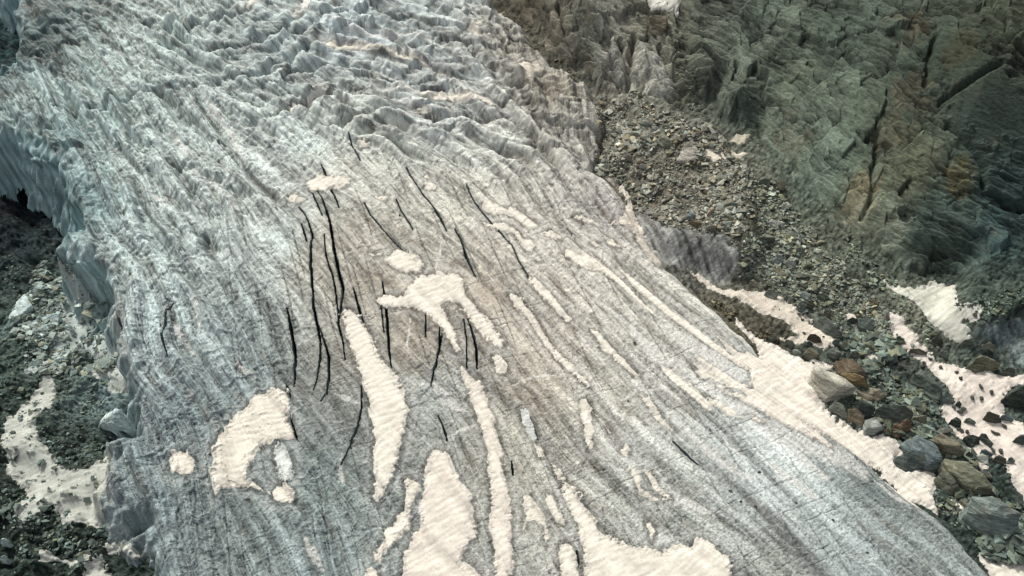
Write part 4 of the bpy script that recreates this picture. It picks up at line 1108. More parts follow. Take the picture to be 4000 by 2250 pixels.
BIG = [
    ("big split block with pale slanting top and tan broken side against the snow apron", 'p1', (150, 145, 130), [(270, 510, 2.4), (360, 490, 2.2), (890, 780, 1.9), (870, 860, 1.0), (650, 780, 2.6), (300, 560, 2.6), (255, 590, 1.5), (320, 760, .3), (430, 1010, 0), (520, 980, 0), (600, 830, 1.9)]),
    ("dark brown layered boulder behind the big split block", 'p1', BROWN, [(590, 390, 1), (700, 340, 1.8), (820, 370, 2), (960, 430, 2), (1020, 540, 1.6), (1040, 660, .8), (820, 560, 1.8), (640, 580, .6), (590, 520, .2)]),
    ("ochre stained wedge boulder under the dark brown layered one", 'p1', OCHRE, [(650, 580, 1), (800, 545, 1.6), (1000, 630, 1.5), (1080, 760, .5), (940, 790, 0), (800, 690, 1.0), (700, 640, .5)]),
    ("flat tan slab touching the right end of the big split block", 'p1', TAN, [(900, 830, .8), (1020, 840, 1.0), (1140, 950, .6), (1060, 1030, 0), (990, 1000, .2)]),
    ("cracked tan boulder right of the flat tan slab", 'p1', TAN, [(1080, 780, .8), (1220, 790, 1.2), (1340, 880, .8), (1240, 960, .2), (1150, 1000, 0), (1090, 870, .6)]),
    ("triangular grey green boulder resting on the apron edge below the split block", 'p1', (98, 104, 92), [(490, 1090, .2), (580, 980, 1.4), (690, 1060, 1.3), (750, 1170, .8), (760, 1250, 0), (650, 1200, 0)]),
    ("rounded tan boulder beside the triangular grey green one", 'p1', (104, 92, 70), [(750, 1120, 1), (880, 1110, 1.4), (960, 1180, 1.2), (1000, 1270, .6), (960, 1360, 0), (850, 1310, 0), (760, 1260, .2)]),
    ("smooth dark grey boulder behind the rounded tan one", 'p1', DARK, [(850, 1000, 1.5), (960, 980, 1.7), (1090, 1060, 1.6), (1150, 1130, 1), (1100, 1200, .2), (980, 1240, 0), (880, 1120, .8)]),
    ("grey cube shaped boulder at the apron edge", 'p1', (122, 128, 120), [(1000, 1260, 1), (1150, 1210, 1.2), (1240, 1370, .9), (1260, 1400, .2), (1100, 1460, 0), (1020, 1450, 0), (1025, 1390, .8)]),
    ("wide dark green layered slab in the middle of the boulder pile", 'p1', (74, 82, 74), [(1150, 1100, 1.4), (1250, 1040, 1.9), (1550, 1060, 2), (1700, 1160, 1.4), (1650, 1260, .8), (1400, 1310, .2), (1270, 1340, 0), (1190, 1220, .6)]),
    ("rust brown angular boulder right of the grey cube", 'p1', (100, 78, 54), [(1270, 1390, .4), (1580, 1240, 1.6), (1680, 1300, 1.2), (1640, 1430, .3), (1450, 1510, 0), (1340, 1450, .2)]),
    ("large flat slate grey plate leaning towards the snow apron", 'p2', SLATE, [(260, 335, .5), (440, 230, 1.9), (600, 310, 2.1), (690, 440, 1.7), (690, 500, 1.0), (640, 575, .2), (530, 540, .6), (400, 400, 1.3)]),
    ("dark lens shaped boulder in front of the slate grey plate", 'p2', (70, 80, 76), [(225, 460, .5), (350, 400, 1.4), (500, 405, 1.4), (535, 480, 1), (520, 545, .2), (430, 590, 0), (320, 580, 0), (225, 530, 0)]),
    ("block with a tan weathered top behind the slate grey plate", 'p2', (112, 104, 82), [(545, 290, 1.5), (660, 225, 2.3), (720, 240, 2.3), (850, 330, 2), (890, 400, 1.4), (880, 460, .2), (760, 480, 0), (700, 440, .3), (745, 350, 2.1)]),
    ("small dark round boulder at the right foot of the tan topped block", 'p2', DARK, [(890, 425, .7), (920, 410, .9), (960, 440, .7), (955, 500, 0), (900, 480, 0)]),
    ("long olive slab lying diagonally below the tan topped block", 'p2', (106, 106, 84), [(690, 470, 1.7), (900, 510, 1.9), (1060, 620, 1.9), (1160, 740, 1.4), (1150, 800, .3), (990, 830, 0), (940, 770, .8), (830, 650, 1.4), (740, 590, 1.4)]),
    ("dark wedge boulder in the hollow left of the long olive slab", 'p2', (78, 80, 68), [(630, 610, 1.1), (740, 590, 1.3), (800, 680, 1.5), (860, 790, .6), (860, 850, 0), (690, 810, 0), (650, 720, .4)]),
    ("huge banded boulder with a dark brown face in the lower right corner", 'p2', (104, 116, 110), [(940, 850, 2.9), (1130, 840, 3.3), (1250, 910, 3.1), (1400, 1010, 2.5), (1390, 1130, 1), (1280, 1260, 0), (1180, 1270, 0), (1000, 1180, .2), (870, 1110, .2), (880, 990, 1.6), (1080, 1020, 2.7)]),
    ("grey green boulder above the huge banded one at the right edge", 'p2', GREEN, [(1270, 740, .8), (1330, 740, 1.2), (1440, 810, 1), (1449, 930, 0), (1380, 880, .2)]),
    ("upright dark boulder leaning on a black pile in the right snow", 'p2', (66, 74, 68), [(1030, 240, .8), (1080, 250, 1), (1145, 340, .4), (1120, 378, 0), (1060, 330, .1)]),
    ("black crumbly rock pile left of the upright dark boulder", 'p2', (48, 54, 50), [(870, 270, .5), (960, 240, .9), (1030, 270, .9), (1030, 330, .2), (940, 370, 0), (870, 310, 0)]),
    ("dark rounded boulder at the left rim of the right snow ramp", 'p2', (58, 66, 60), [(765, 85, .6), (820, 55, 1), (865, 90, .9), (865, 165, 0), (800, 130, 0)]),
    ("flat oval grey boulder right of the dark rounded rim boulder", 'p2', GREEN, [(900, 80, .5), (940, 68, .6), (1000, 115, .4), (990, 145, 0), (920, 110, 0)]),
    ("blocky brown black boulder in the middle of the right snow ramp", 'p2', (72, 70, 60), [(1095, 30, 1), (1120, 15, 1.2), (1220, 60, 1), (1240, 110, .3), (1180, 130, 0), (1100, 100, .1)]),
    ("low slate boulder right of the blocky brown black one", 'p2', SLATE, [(1230, 65, .6), (1290, 55, .7), (1345, 110, .4), (1330, 135, 0), (1250, 100, 0)]),
    ("dark boulder half out of the picture at the right edge of the snow", 'p2', (66, 74, 70), [(1345, 290, .6), (1400, 250, .9), (1470, 270, .9), (1480, 340, .1), (1400, 355, 0)]),
    ("brownish smooth boulder left of a smaller one below the snow ramp", 'p2', (86, 84, 72), [(1160, 460, .6), (1200, 445, .8), (1270, 480, .7), (1270, 530, 0), (1190, 520, 0)]),
    ("smaller grey boulder touching the brownish smooth one", 'p2', GREEN, [(1280, 480, .5), (1320, 465, .6), (1350, 510, .2), (1310, 530, 0), (1270, 530, 0)]),
    ("flat slate blue slab above the pale flat stone in the right snow", 'p2', SLATE, [(1030, 400, .5), (1070, 390, .6), (1150, 440, .4), (1110, 458, 0), (1030, 440, 0)]),
    ("pale flat stone just below the flat slate blue slab", 'p2', (140, 144, 132), [(980, 460, .3), (1040, 440, .4), (1100, 480, .3), (1090, 535, 0), (1010, 510, 0)]),
    ("olive block right of the wide dark green slab", 'p2', (104, 102, 80), [(400, 75, .8), (530, 55, 1), (535, 140, .2), (440, 140, 0)]),
    ("bluish grey boulder tucked under the olive block", 'p2', SLATE, [(540, 120, .6), (600, 110, .8), (635, 160, .2), (560, 190, 0)]),
    ("big plain grey boulder sitting alone on the dirty snow strip", 'p3', (94, 100, 92), [(645, 510, .4), (720, 430, 1.6), (800, 410, 1.8), (950, 530, 1.6), (1050, 660, .8), (1050, 700, .2), (950, 730, 0), (820, 670, .3), (700, 590, 0)]),
    ("dark brown dome boulder in the snow left of the big plain grey one", 'p3', (74, 66, 52), [(545, 720, .3), (580, 680, .8), (660, 675, 1), (740, 730, .6), (750, 790, 0), (660, 800, 0), (590, 760, 0)]),
    ("two toned boulder with a tan ledge below the dark brown dome", 'p3', (100, 96, 78), [(510, 920, .5), (560, 850, 1), (640, 845, 1.1), (720, 930, .9), (735, 990, .1), (640, 1012, 0), (570, 960, .1)]),
    ("small dark boulder between the brown dome and the two toned one", 'p3', DARK, [(525, 790, .3), (570, 765, .6), (640, 810, .3), (600, 850, 0), (530, 840, 0)]),
    ("grey diamond shaped boulder above the dark brown layered one", 'p3', (100, 106, 96), [(825, 905, .6), (940, 840, 1.1), (1040, 920, .9), (1040, 960, .3), (940, 1015, 0), (880, 990, 0)]),
    ("pointed grey boulder at the lower edge of the gravel slope", 'p3', GREEN, [(380, 290, .2), (455, 175, 1.5), (500, 200, 1.4), (540, 290, .6), (490, 360, 0), (400, 340, 0)]),
    ("boulder with a light blue grey top behind the pointed one", 'p3', (122, 134, 126), [(440, 80, .6), (520, 45, .9), (610, 100, .8), (610, 150, .1), (540, 200, 0), (490, 150, .1)]),
    ("flat greenish boulder on gravel right of the light topped one", 'p3', (96, 104, 88), [(700, 85, .6), (770, 65, .8), (860, 110, .6), (840, 150, 0), (750, 150, 0)]),
    ("grey block with a shaded front where gravel meets the snow strip", 'p3', (104, 108, 96), [(0, 90, .6), (50, 60, .9), (130, 100, .8), (90, 190, 0), (0, 170, 0)]),
    ("lens shaped dark boulder just right of the pointed grey one", 'p3', (84, 88, 72), [(515, 230, .5), (600, 195, .8), (670, 240, .5), (590, 285, 0), (530, 260, 0)]),
    ("round grey boulder on top of a brown one near the snow strip", 'p3', (104, 110, 100), [(800, 300, .5), (850, 270, .7), (910, 320, .5), (880, 360, 0), (820, 340, 0)]),
    ("round brown boulder just below a round grey one", 'p3', (90, 84, 66), [(780, 370, .5), (850, 345, .7), (910, 390, .4), (870, 440, 0), (800, 410, 0)]),
    ("dark low boulder left of the cracked grey block in the rubble", 'p3', DARK, [(1130, 440, .4), (1200, 400, .9), (1280, 440, .7), (1280, 480, 0), (1170, 480, 0)]),
    ("cracked grey block among rubble above the narrow snow finger", 'p3', (100, 110, 102), [(1290, 420, .9), (1400, 380, 1.3), (1530, 440, 1.1), (1510, 575, .2), (1360, 575, 0), (1290, 510, .4)]),
    ("tan brown boulder on the dark gravel above the cracked grey block", 'p3', (112, 98, 72), [(1440, 180, .7), (1520, 170, .9), (1580, 240, .6), (1520, 290, 0), (1470, 250, .1)]),
    ("brownish cone boulder left of the top of the narrow snow finger", 'p3', (96, 94, 82), [(1175, 910, .5), (1240, 880, .9), (1300, 930, .7), (1320, 1000, .1), (1250, 1000, 0), (1190, 960, .1)]),
    ("grey flat boulder leaning on a round one under the big plain grey boulder", 'p3', GREEN, [(900, 770, .5), (960, 735, .8), (1030, 750, .8), (980, 800, 0), (910, 800, 0)]),
    ("light olive round boulder beside the leaning grey flat one", 'p3', (116, 118, 98), [(1035, 800, .5), (1070, 740, .9), (1120, 760, .8), (1130, 840, .1), (1050, 860, 0)]),
    ("grey boulder at the left end of the dark dirt bank on snow", 'p3', (92, 94, 82), [(0, 690, .5), (70, 650, .8), (140, 700, .5), (90, 740, 0), (0, 730, 0)]),
    ("olive grey boulder at the right end of the dark dirt bank", 'p3', (96, 98, 84), [(250, 720, .6), (340, 740, .8), (390, 800, .4), (340, 830, 0), (260, 790, 0)]),
    ("pale grey stone half sunk in the apron left of the two toned boulder", 'p3', (116, 118, 108), [(345, 870, .3), (400, 855, .4), (470, 900, .3), (470, 945, 0), (370, 930, 0)]),
    ("long humped boulder at the edge of the pink banded snow ramp", 'p4', (84, 94, 84), [(220, 950, 1.4), (280, 930, 1.6), (380, 990, 1.8), (540, 1130, 1.6), (550, 1220, .6), (480, 1285, 0), (370, 1200, .2), (260, 1060, .5)]),
    ("round dark boulder on the dirty bank above the snow ramp", 'p4', (70, 74, 62), [(400, 600, .6), (450, 550, 1.1), (520, 590, .9), (530, 650, .1), (440, 650, 0)]),
    ("slab with a dark front lying at the mouth of the snow gully", 'p4', (92, 96, 84), [(705, 640, .4), (770, 580, .9), (870, 570, .9), (890, 640, .1), (770, 655, 0)]),
    ("light tan boulder below the striped blue ice face at the right", 'p4', (128, 126, 106), [(975, 650, .6), (1060, 625, 1), (1125, 660, .7), (1110, 710, .1), (990, 690, 0)]),
    ("broad olive domed boulder at the head of the right snow ramp", 'p4', (108, 106, 80), [(900, 800, 1), (1000, 775, 1.4), (1170, 860, 1), (1160, 900, .2), (1060, 930, 0), (930, 860, .2)]),
    ("smaller olive boulder leaning on the broad domed one", 'p4', (98, 96, 74), [(775, 910, .4), (860, 860, 1), (990, 890, .8), (1000, 940, .1), (880, 970, 0)]),
    ("long flat brown slab lying on snow at the rubble line", 'p4', (104, 100, 82), [(150, 700, .5), (250, 700, .7), (360, 740, .5), (340, 780, 0), (220, 750, 0)]),
    ("tall grey boulder on the dirt tongue above the snow ramp", 'p4', (84, 92, 80), [(510, 700, .8), (560, 660, 1.2), (610, 740, .8), (600, 810, 0), (530, 790, 0)]),
    ("square dark boulder at the right rim near the ice face", 'p4', (76, 82, 70), [(1210, 920, .6), (1280, 890, .9), (1350, 910, .7), (1360, 990, 0), (1230, 990, 0)]),
    ("black broken outcrop at the right edge of the snow ramp", 'p4', (46, 54, 48), [(1190, 1260, .6), (1300, 1190, 1.7), (1470, 1090, 2.2), (1500, 1350, .6), (1330, 1370, 0), (1200, 1300, .1)]),
    ("round greenish boulder on snow at the end of a rubble line", 'p4', (76, 84, 70), [(0, 560, .6), (40, 545, .8), (100, 610, .4), (60, 650, 0), (0, 630, 0)]),
    ("grey boulder under the lower end of the long humped one", 'p4', (96, 104, 96), [(515, 1220, .6), (580, 1200, .9), (680, 1280, .5), (600, 1310, 0), (520, 1290, 0)]),
    ("small dark pyramid boulder on snow right of the long humped one", 'p4', DARK, [(680, 1300, .4), (715, 1280, .7), (745, 1320, .4), (730, 1355, 0), (690, 1340, 0)]),
    ("bright pale slab lying flat on the gravel slope", 'p6', (160, 160, 150), [(865, 500, .5), (900, 470, .8), (1050, 510, .8), (1050, 550, .3), (990, 580, 0), (900, 540, .1)]),
    ("striped dark boulder with a shadowed underside on the gravel slope", 'p6', (88, 96, 82), [(780, 670, .5), (850, 630, 1), (950, 680, 1), (950, 710, .5), (870, 760, 0), (810, 720, .1)]),
    ("bluish pointed boulder, left one of a light pair on gravel", 'p6', (120, 128, 124), [(935, 900, .6), (980, 810, 1.6), (1060, 900, 1), (1050, 970, 0), (960, 960, 0)]),
    ("light grey rounded boulder, right one of a light pair on gravel", 'p6', (138, 142, 130), [(1060, 930, .6), (1120, 870, 1.2), (1190, 920, 1), (1200, 990, .1), (1120, 1000, 0)]),
    ("brown leaning boulder just below the light pair", 'p6', (108, 100, 78), [(965, 1000, .6), (1000, 985, .8), (1075, 1090, .5), (1040, 1130, 0), (970, 1090, .1)]),
    ("upright grey stone at the right foot of the striped ice wall", 'p6', (112, 112, 102), [(510, 955, .8), (560, 950, .9), (580, 1040, .1), (530, 1040, 0)]),
    ("greenish grey boulder in the row below the striped ice wall", 'p6', (96, 106, 92), [(610, 1080, .6), (680, 1050, .8), (710, 1100, .4), (660, 1120, 0)]),
    ("tilted olive slab right of the greenish grey row boulder", 'p6', (108, 112, 90), [(715, 1090, .6), (760, 1080, .8), (820, 1150, .4), (800, 1180, 0), (740, 1140, 0)]),
    ("narrow brown slab under the tilted olive one", 'p6', (112, 106, 86), [(660, 1160, .6), (700, 1145, .7), (765, 1230, .3), (720, 1240, 0)]),
    ("flat block with a dark front at the top of the dirty snow strip", 'p6', (100, 108, 94), [(825, 1300, .5), (880, 1270, .9), (980, 1320, .7), (940, 1385, 0), (840, 1340, 0)]),
    ("banded grey slab near the right end of the rubble crest", 'p6', (104, 112, 102), [(370, 310, .6), (450, 280, .9), (530, 300, .7), (500, 345, 0), (390, 340, 0)]),
    ("dark leaning slab beside a thin snow scrap on the rubble crest", 'p6', (80, 86, 76), [(365, 400, .6), (400, 380, .9), (480, 450, .7), (470, 510, 0), (390, 450, .1)]),
    ("green grey outcrop block at the top of the gravel slope", 'p6', (90, 98, 86), [(760, 30, .8), (830, 0, 1.2), (900, 20, 1), (890, 70, 0), (770, 65, 0)]),
    ("light brown block beside the outcrop at the top of the gravel slope", 'p6', (130, 122, 100), [(950, 45, .7), (1040, 25, 1), (1080, 60, .6), (1000, 115, 0)]),
    ("half buried grey slab near the foot of the dark rock wall", 'p6', (96, 104, 90), [(1185, 790, .5), (1290, 780, .8), (1285, 850, 0), (1200, 830, 0)]),
    ("largest boulder in the upper rubble fan, greenish with a stepped top", 'p5', (100, 102, 86), [(640, 350, .8), (690, 280, 1.4), (720, 330, 1.2), (800, 380, .8), (790, 430, 0), (690, 425, 0), (650, 385, .1)]),
    ("wedge boulder with a dark underside, topmost in the rubble fan", 'p5', (104, 110, 104), [(480, 200, .6), (530, 165, 1), (585, 200, .6), (570, 220, 0), (490, 220, 0)]),
    ("light grey round boulder just below the topmost wedge", 'p5', (132, 136, 128), [(575, 270, .5), (620, 220, 1), (650, 240, .8), (620, 295, 0), (585, 290, 0)]),
    ("olive cube boulder right of the light grey round one", 'p5', (104, 106, 88), [(690, 230, .5), (740, 200, 1), (760, 240, .6), (730, 265, 0)]),
    ("brown grey boulder alone in the left of the rubble fan", 'p5', (110, 106, 94), [(320, 520, .4), (370, 470, 1), (410, 510, .6), (380, 545, 0), (330, 540, 0)]),
    ("pale rounded boulder in the middle of the rubble fan", 'p5', (142, 138, 128), [(470, 600, .5), (510, 575, .9), (550, 600, .6), (520, 630, 0), (480, 620, 0)]),
    ("dark domed boulder right of the pale rounded one", 'p5', (92, 92, 78), [(615, 670, .5), (670, 640, .9), (705, 670, .6), (670, 695, 0), (620, 680, 0)]),
    ("smooth pinkish bedrock hump showing through rubble beside bright snow", 'p5', (146, 138, 126), [(830, 560, .2), (880, 440, .8), (1000, 430, .8), (1050, 500, .6), (1020, 570, .2), (930, 590, 0)]),
    ("bluish grey fin shaped boulder above the striped ice wall", 'p5', (98, 106, 108), [(910, 1090, .5), (960, 1010, 1.4), (1010, 1080, .8), (980, 1110, 0), (920, 1105, 0)]),
    ("near white angular boulder at the right of the rubble fan", 'p5', (172, 172, 158), [(1290, 700, .5), (1330, 640, 1.1), (1370, 690, .6), (1340, 730, 0), (1300, 725, 0)]),
    ("tan split boulder on the rubble crest", 'p5', (140, 122, 94), [(1110, 1070, .5), (1150, 1000, 1), (1190, 1010, .9), (1160, 1080, 0), (1120, 1090, 0)]),
    ("rusty brown boulder under the bluish grey fin", 'p5', (106, 88, 64), [(940, 1130, .5), (1000, 1100, .9), (1070, 1150, .5), (1010, 1160, 0)]),
    ("grey tan boulder at the lip of the striped ice wall", 'p5', (122, 116, 98), [(1100, 1190, .5), (1160, 1150, .9), (1210, 1180, .6), (1150, 1215, 0), (1110, 1210, 0)]),
    ("brownish boulder against the side of the ice wall, left of the fan", 'p5', (108, 100, 82), [(60, 380, .5), (100, 360, .8), (125, 390, .4), (100, 410, 0), (65, 405, 0)]),
    ("square hanging boulder under the snow patch between the rock slabs", '20', (104, 94, 76), [(690, 85, 1.5), (775, 80, 1.8), (782, 130, 1.4), (742, 197, 0), (700, 150, .6)]),
]
for n_, (label, pn, colr, pts) in enumerate(BIG):
    hh = np.array([p[2] for p in pts], float)
    top = on_ground(src(pn, pts), hh * .92)
    zg0 = H0(top[:, 0], top[:, 1])
    top[:, 2] += np.clip(np.mean(sample(top[:, 0], top[:, 1], zsurf) - zg0), -.8, .8) + .12
    foot = top.copy()
    foot[:, 2] = np.minimum(zg0, sample(top[:, 0], top[:, 1], zsurf)) - .5
    rock_object("boulder", np.concatenate([top, foot]), colr, label, "boulder", "boulders on the moraine", M_BOULDER, 4, n_ + 1, .055)

# small stones one can point to on ice and snow
STONES = [("dark stone resting on bare streaked glacier ice", "stone", "dark stones on the glacier ice", [('10', 724, 1086), ('21', 585, 567), ('21', 415, 900), ('21', 995, 712), ('21', 1243, 928), ('21', 1150, 1077), ('21', 1225, 1098), ('31', 325, 1168), ('31', 145, 1078), ('20', 299, 1172), ('21', 615, 281), ('21', 1098, 1025), ('31', 500, 1330)], (.30, .5)),
          ("flat dark stone lying on the pink banded snow ramp", "stone", "dark stones on the snow ramp", [('p4', 712, 1052), ('p4', 668, 972), ('p4', 1065, 1195), ('p4', 950, 1267), ('p4', 855, 1265), ('p4', 660, 1350), ('p4', 722, 1397), ('p4', 310, 860), ('p4', 380, 822), ('p4', 292, 890), ('p4', 765, 1372), ('p4', 500, 910), ('p4', 945, 1140), ('p2', 1170, 225), ('p2', 1200, 235), ('p2', 1255, 168), ('p2', 1215, 412), ('p2', 1142, 402), ('p2', 920, 210), ('p2', 860, 195), ('p2', 840, 175), ('p4', 1210, 1220), ('p4', 60, 890), ('p4', 100, 915)], (.35, .8)),
          ("dark stone on the dirty snow gully below the rock wall", "stone", "dark stones in the snow gully", [('p4', 850, 205), ('p4', 725, 240), ('p4', 917, 256), ('p4', 675, 125), ('p4', 690, 200), ('p4', 755, 190), ('p4', 902, 288)], (.3, .7)),
          ("dark stone dotting the dirty snow strip above the apron", "stone", "dark stones on the dirty snow strip", [('p3', 715, 380), ('p3', 500, 650), ('p3', 150, 325), ('p3', 90, 290), ('p3', 410, 440), ('p3', 480, 455), ('p3', 770, 718), ('p3', 640, 1053), ('p3', 900, 740), ('p3', 580, 470), ('p3', 430, 390)], (.2, .6))]


def blob(size, r, n=14):
    a = r.normal(size=(n, 3))
    a /= np.linalg.norm(a, axis=1)[:, None]
    a *= r.uniform(.75, 1, (n, 1))
    sc = np.array([r.uniform(.8, 1.25), r.uniform(.6, .95), r.uniform(.4, .75)]) * size / 2
    th = r.uniform(0, 6.28)
    a = a * sc
    return np.stack([a[:, 0] * math.cos(th) - a[:, 1] * math.sin(th), a[:, 0] * math.sin(th) + a[:, 1] * math.cos(th), a[:, 2]], 1)


r2 = np.random.default_rng(5)
for label, cat, grp, places, (s0, s1) in STONES:
    for pn, u, v in places:
        w_ = on_ground(src(pn, [(u, v)]))[0]
        z_ = float(sample(w_[0], w_[1], zsurf))
        sz = r2.uniform(s0, s1)
        rock_object("stone", blob(sz, r2) + [w_[0], w_[1], z_ + sz * .16], (58, 62, 56), label, cat, grp, M_BOULDER, 2, r2.integers(1000))

ICEB = [("jagged white ice block on the dark valley floor under the left cliff", [(40, 160, 0), (80, 70, .9), (120, 22, 1.6), (160, 90, 1), (150, 112, .2), (60, 166, 0)]),
        ("rounded white ice block right of the jagged one", [(205, 150, .5), (240, 128, 1.2), (300, 135, 1), (290, 195, 0), (230, 195, 0)]),
        ("small pale ice block between two larger white ones", [(150, 180, .5), (172, 160, .9), (195, 180, .6), (195, 210, 0), (160, 205, 0)]),
        ("small pale ice block on crushed ice right of the rounded white one", [(318, 195, .4), (335, 178, .7), (360, 190, .5), (350, 212, 0), (325, 210, 0)]),
        ("thin ice slab tilted against the foot of the left glacier edge", [(480, 695, .3), (540, 630, 1.2), (612, 598, 1.6), (620, 645, .9), (560, 712, 0), (500, 715, 0)]),
        ("lone pale ice block at the left edge of the dark floor", [(0, 1265, .4), (20, 1255, .8), (46, 1272, .4), (35, 1292, 0), (0, 1290, 0)]),
        ("white ice block near the lower left corner", [(0, 1350, .5), (20, 1338, .8), (42, 1355, .4), (30, 1376, 0), (0, 1375, 0)]),
        ("grey ice block beside crushed ice on the left slope", [(140, 385, .3), (165, 362, .8), (200, 372, .5), (190, 398, 0), (150, 402, 0)])]
for n_, (label, pts) in enumerate(ICEB):
    hh = np.array([p[2] for p in pts], float)
    top = on_ground(src('01', pts), hh)
    foot = top.copy()
    foot[:, 2] = np.minimum(H0(top[:, 0], top[:, 1]), sample(top[:, 0], top[:, 1], zsurf)) - .4
    rock_object("ice_block", np.concatenate([top, foot]), (150, 168, 166), label, "ice block", "ice blocks fallen on the valley floor", M_BLOCK, 3, n_ + 70, .06)

# scattered rock: the larger ones as boulders, the countless rest as rubble
ZONES = [
    ("rubble fan under the pale rock slabs", [(1490, 240), (1600, 228), (1720, 300), (1800, 330), (1890, 420), (1900, 520), (1880, 600), (1840, 640), (1780, 612), (1690, 582), (1620, 542), (1570, 490), (1500, 430), (1485, 330)], 11000, .18, .95, 60, .8, 1.6, (110, 110, 101)),
    ("gravel slope below the dark rock wall", [(1880, 420), (1960, 470), (2080, 620), (2180, 720), (2290, 830), (2330, 900), (2200, 865), (2090, 800), (1990, 755), (1900, 725), (1855, 690), (1850, 640), (1895, 560)], 10500, .14, .72, 45, .7, 1.5, (104, 108, 98)),
    ("boulder field right of the snow apron", [(1990, 760), (2090, 790), (2200, 830), (2300, 880), (2260, 930), (2330, 990), (2420, 1090), (2480, 1200), (2600, 1300), (2600, 1440), (2480, 1420), (2425, 1335), (2350, 1290), (2330, 1200), (2250, 1100), (2150, 1060), (2090, 1010), (2060, 930), (2120, 880), (2040, 800)], 6500, .22, 1.0, 70, .8, 1.7, (84, 92, 84)),
    ("stony bank beside the ice face at the right edge", [(2425, 765), (2500, 720), (2620, 730), (2620, 800), (2480, 812)], 900, .14, .5, 8, .6, .9, (76, 86, 78)),
    ("dark stony bank below the dirty snow strip", [(1730, 700), (1850, 775), (1960, 850), (1990, 872), (1900, 862), (1800, 785)], 1300, .12, .5, 8, .5, .8, (84, 80, 66)),
    ("dark valley floor at the lower left", [(0, 640), (150, 690), (270, 720), (290, 1000), (290, 1449), (0, 1449)], 5500, .12, .6, 14, .6, 1.2, (78, 88, 82)),
    ("crushed ice sheet under the left ice cliff", [(110, 640), (170, 720), (270, 760), (310, 850), (310, 920), (240, 950), (120, 960), (60, 900), (20, 790)], 6500, .14, 1.0, 10, .5, .9, (108, 117, 112)),
    ("gully along the upper rim of the glacier", [(1225, 5), (1290, 40), (1400, 130), (1500, 235), (1470, 235), (1380, 160), (1260, 60)], 1300, .12, .5, 8, .6, .9, (98, 92, 78)),
    ("dirt gullies between the rock slabs", [(1590, 20), (1700, 60), (1740, 170), (1790, 310), (1740, 280), (1690, 170), (1620, 90)], 1100, .12, .5, 8, .6, .9, (92, 94, 82)),
    ("loose ledges at the foot of the dark rock wall", [(2130, 560), (2250, 690), (2330, 800), (2400, 900), (2330, 890), (2200, 740), (2100, 620)], 1300, .12, .5, 8, .6, .9, (96, 104, 92)),
]
protos = []
for k in range(14):
    bm = bmesh.new()
    vs = [bm.verts.new(p) for p in blob(1.1, r2, 9)]
    r = bmesh.ops.convex_hull(bm, input=vs)
    bmesh.ops.delete(bm, geom=list({g for g in r["geom_interior"] + r["geom_unused"] if isinstance(g, bmesh.types.BMVert) and g.is_valid}), context='VERTS')
    bmesh.ops.triangulate(bm, faces=bm.faces[:])
    bm.verts.index_update()
    protos.append((np.array([v.co[:] for v in bm.verts], F4), np.array([[v.index for v in f.verts] for f in bm.faces], np.int32)))
    bm.free()
bproto = []
for k in range(8):
    me = hull_mesh("boulder", [tuple(p) for p in blob(1.0, r2)], .05, 3, .06, k + 300)
    me.materials.append(M_BOULDER)
    bproto.append(me)
M_RUBBLE = surface_mat("rubble_stone", .9, .6, 6.0, vary=.35, spec=.15)
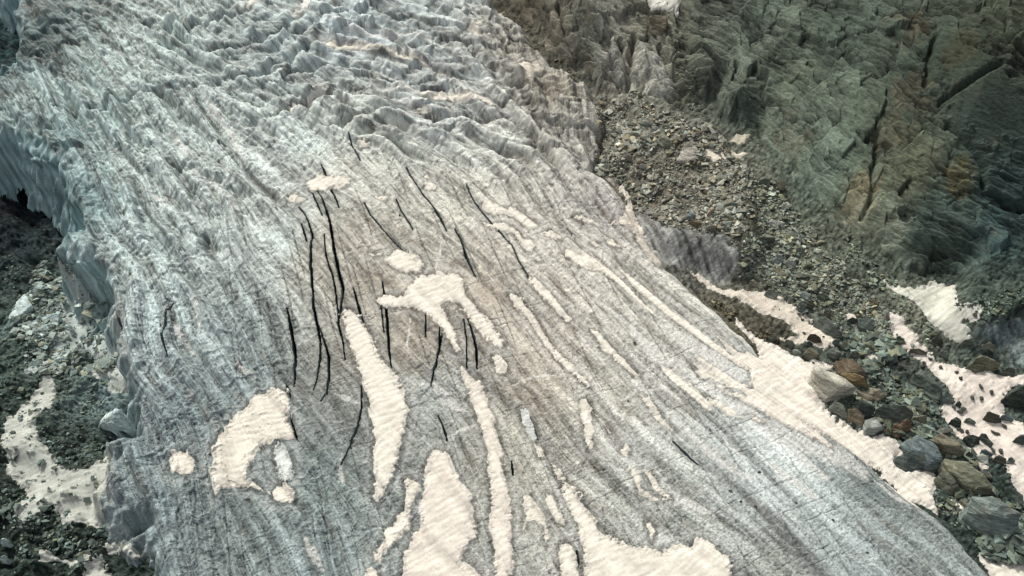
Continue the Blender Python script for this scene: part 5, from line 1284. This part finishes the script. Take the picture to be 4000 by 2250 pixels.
for zname, poly, n, s0, s1, nb, b0, b1, base in ZONES:
    pw = on_ground(src('o', poly))[:, :2]
    lo, hi = pw.min(0), pw.max(0)
    xy = r2.uniform(lo, hi, (n * 6, 2))
    ok = inside(xy[:, 0], xy[:, 1], pw)
    clus = fbm(xy[:, 0] * .35, xy[:, 1] * .35, 3, 200)
    ok &= r2.random(len(xy)) < np.clip(.72 + 1.05 * clus, .1, 1)
    ok &= r2.random(len(xy)) < sstep(-.2, 2.2, sdist(xy[:, 0], xy[:, 1], pw) + 1.2 * clus)
    so = sample(xy[:, 0], xy[:, 1], snow_on) | sample(xy[:, 0], xy[:, 1], onice & (sg > .3))
    ok &= ~so | (r2.random(len(xy)) < .05)
    xy = xy[ok][:n + nb]
    z = sample(xy[:, 0], xy[:, 1], zsurf)
    for q in range(nb):
        s_ = r2.uniform(b0, b1)
        o = bpy.data.objects.new("boulder", bproto[r2.integers(8)])
        o.location = (float(xy[q, 0]), float(xy[q, 1]), float(z[q]) + s_ * .22)
        o.rotation_euler = (r2.uniform(-.4, .4), r2.uniform(-.4, .4), r2.uniform(0, 6.28))
        o.scale = (s_ * r2.uniform(.85, 1.3), s_ * r2.uniform(.8, 1.1), s_ * r2.uniform(.8, 1.2))
        o.color = (*[float(t) for t in lin(np.array(base) * r2.uniform(.75, 1.25) * np.array([r2.uniform(.95, 1.08), 1, r2.uniform(.9, 1.03)]))], 1)
        scene.collection.objects.link(o)
        tag(o, "mid sized grey boulder in the " + zname, "boulder", "loose boulders on the " + zname)
    xy, z = xy[nb:], z[nb:]
    sz = s0 + (s1 - s0) * 1.35 * r2.random(len(xy)) ** 4
    sz = sz * np.clip(.95 + 1.0 * fbm(xy[:, 0] * .2, xy[:, 1] * .2, 2, 210), .5, 1.8)
    pk = r2.integers(14, size=len(xy))
    th = r2.uniform(0, 6.28, len(xy))
    tx, ty = r2.normal(0, .25, len(xy)), r2.normal(0, .25, len(xy))
    V, Fq, Cc, off = [], [], [], 0
    for k in range(14):
        idx = np.nonzero(pk == k)[0]
        if not len(idx):
            continue
        pv, pf = protos[k]
        c_, s_ = np.cos(th[idx])[:, None], np.sin(th[idx])[:, None]
        X = pv[None, :, 0] * c_ - pv[None, :, 1] * s_
        Y = pv[None, :, 0] * s_ + pv[None, :, 1] * c_
        Z = pv[None, :, 2] + X * tx[idx][:, None] + Y * ty[idx][:, None]
        v = np.stack([X, Y, Z], 2) * sz[idx][:, None, None]
        v[..., 0] += xy[idx, 0][:, None]
        v[..., 1] += xy[idx, 1][:, None]
        v[..., 2] += (z[idx] + sz[idx] * .14)[:, None]
        V.append(v.reshape(-1, 3))
        Fq.append((pf[None] + (off + np.arange(len(idx)) * len(pv))[:, None, None]).reshape(-1, 3))
        off += len(idx) * len(pv)
        hue = r2.random((len(idx), 1))
        cc = 1.5 * lin(base)[None] * np.exp(r2.normal(0, .38, (len(idx), 1))) * np.where(hue < .16, np.array([[1.14, 1.0, .82]]), np.where(hue > .8, np.array([[.92, 1.0, 1.05]]), np.array([[1, 1, 1.]])))
        Cc.append(np.repeat(cc, len(pv), 0))
    o = mesh_from("rubble", np.concatenate(V), np.concatenate(Fq), M_RUBBLE, np.concatenate(Cc), smooth=False)
    tag(o, "countless small angular stones covering the " + zname, "rubble", kind="stuff")
print("n snow", len(snow_items), "verts", NI * NJ)
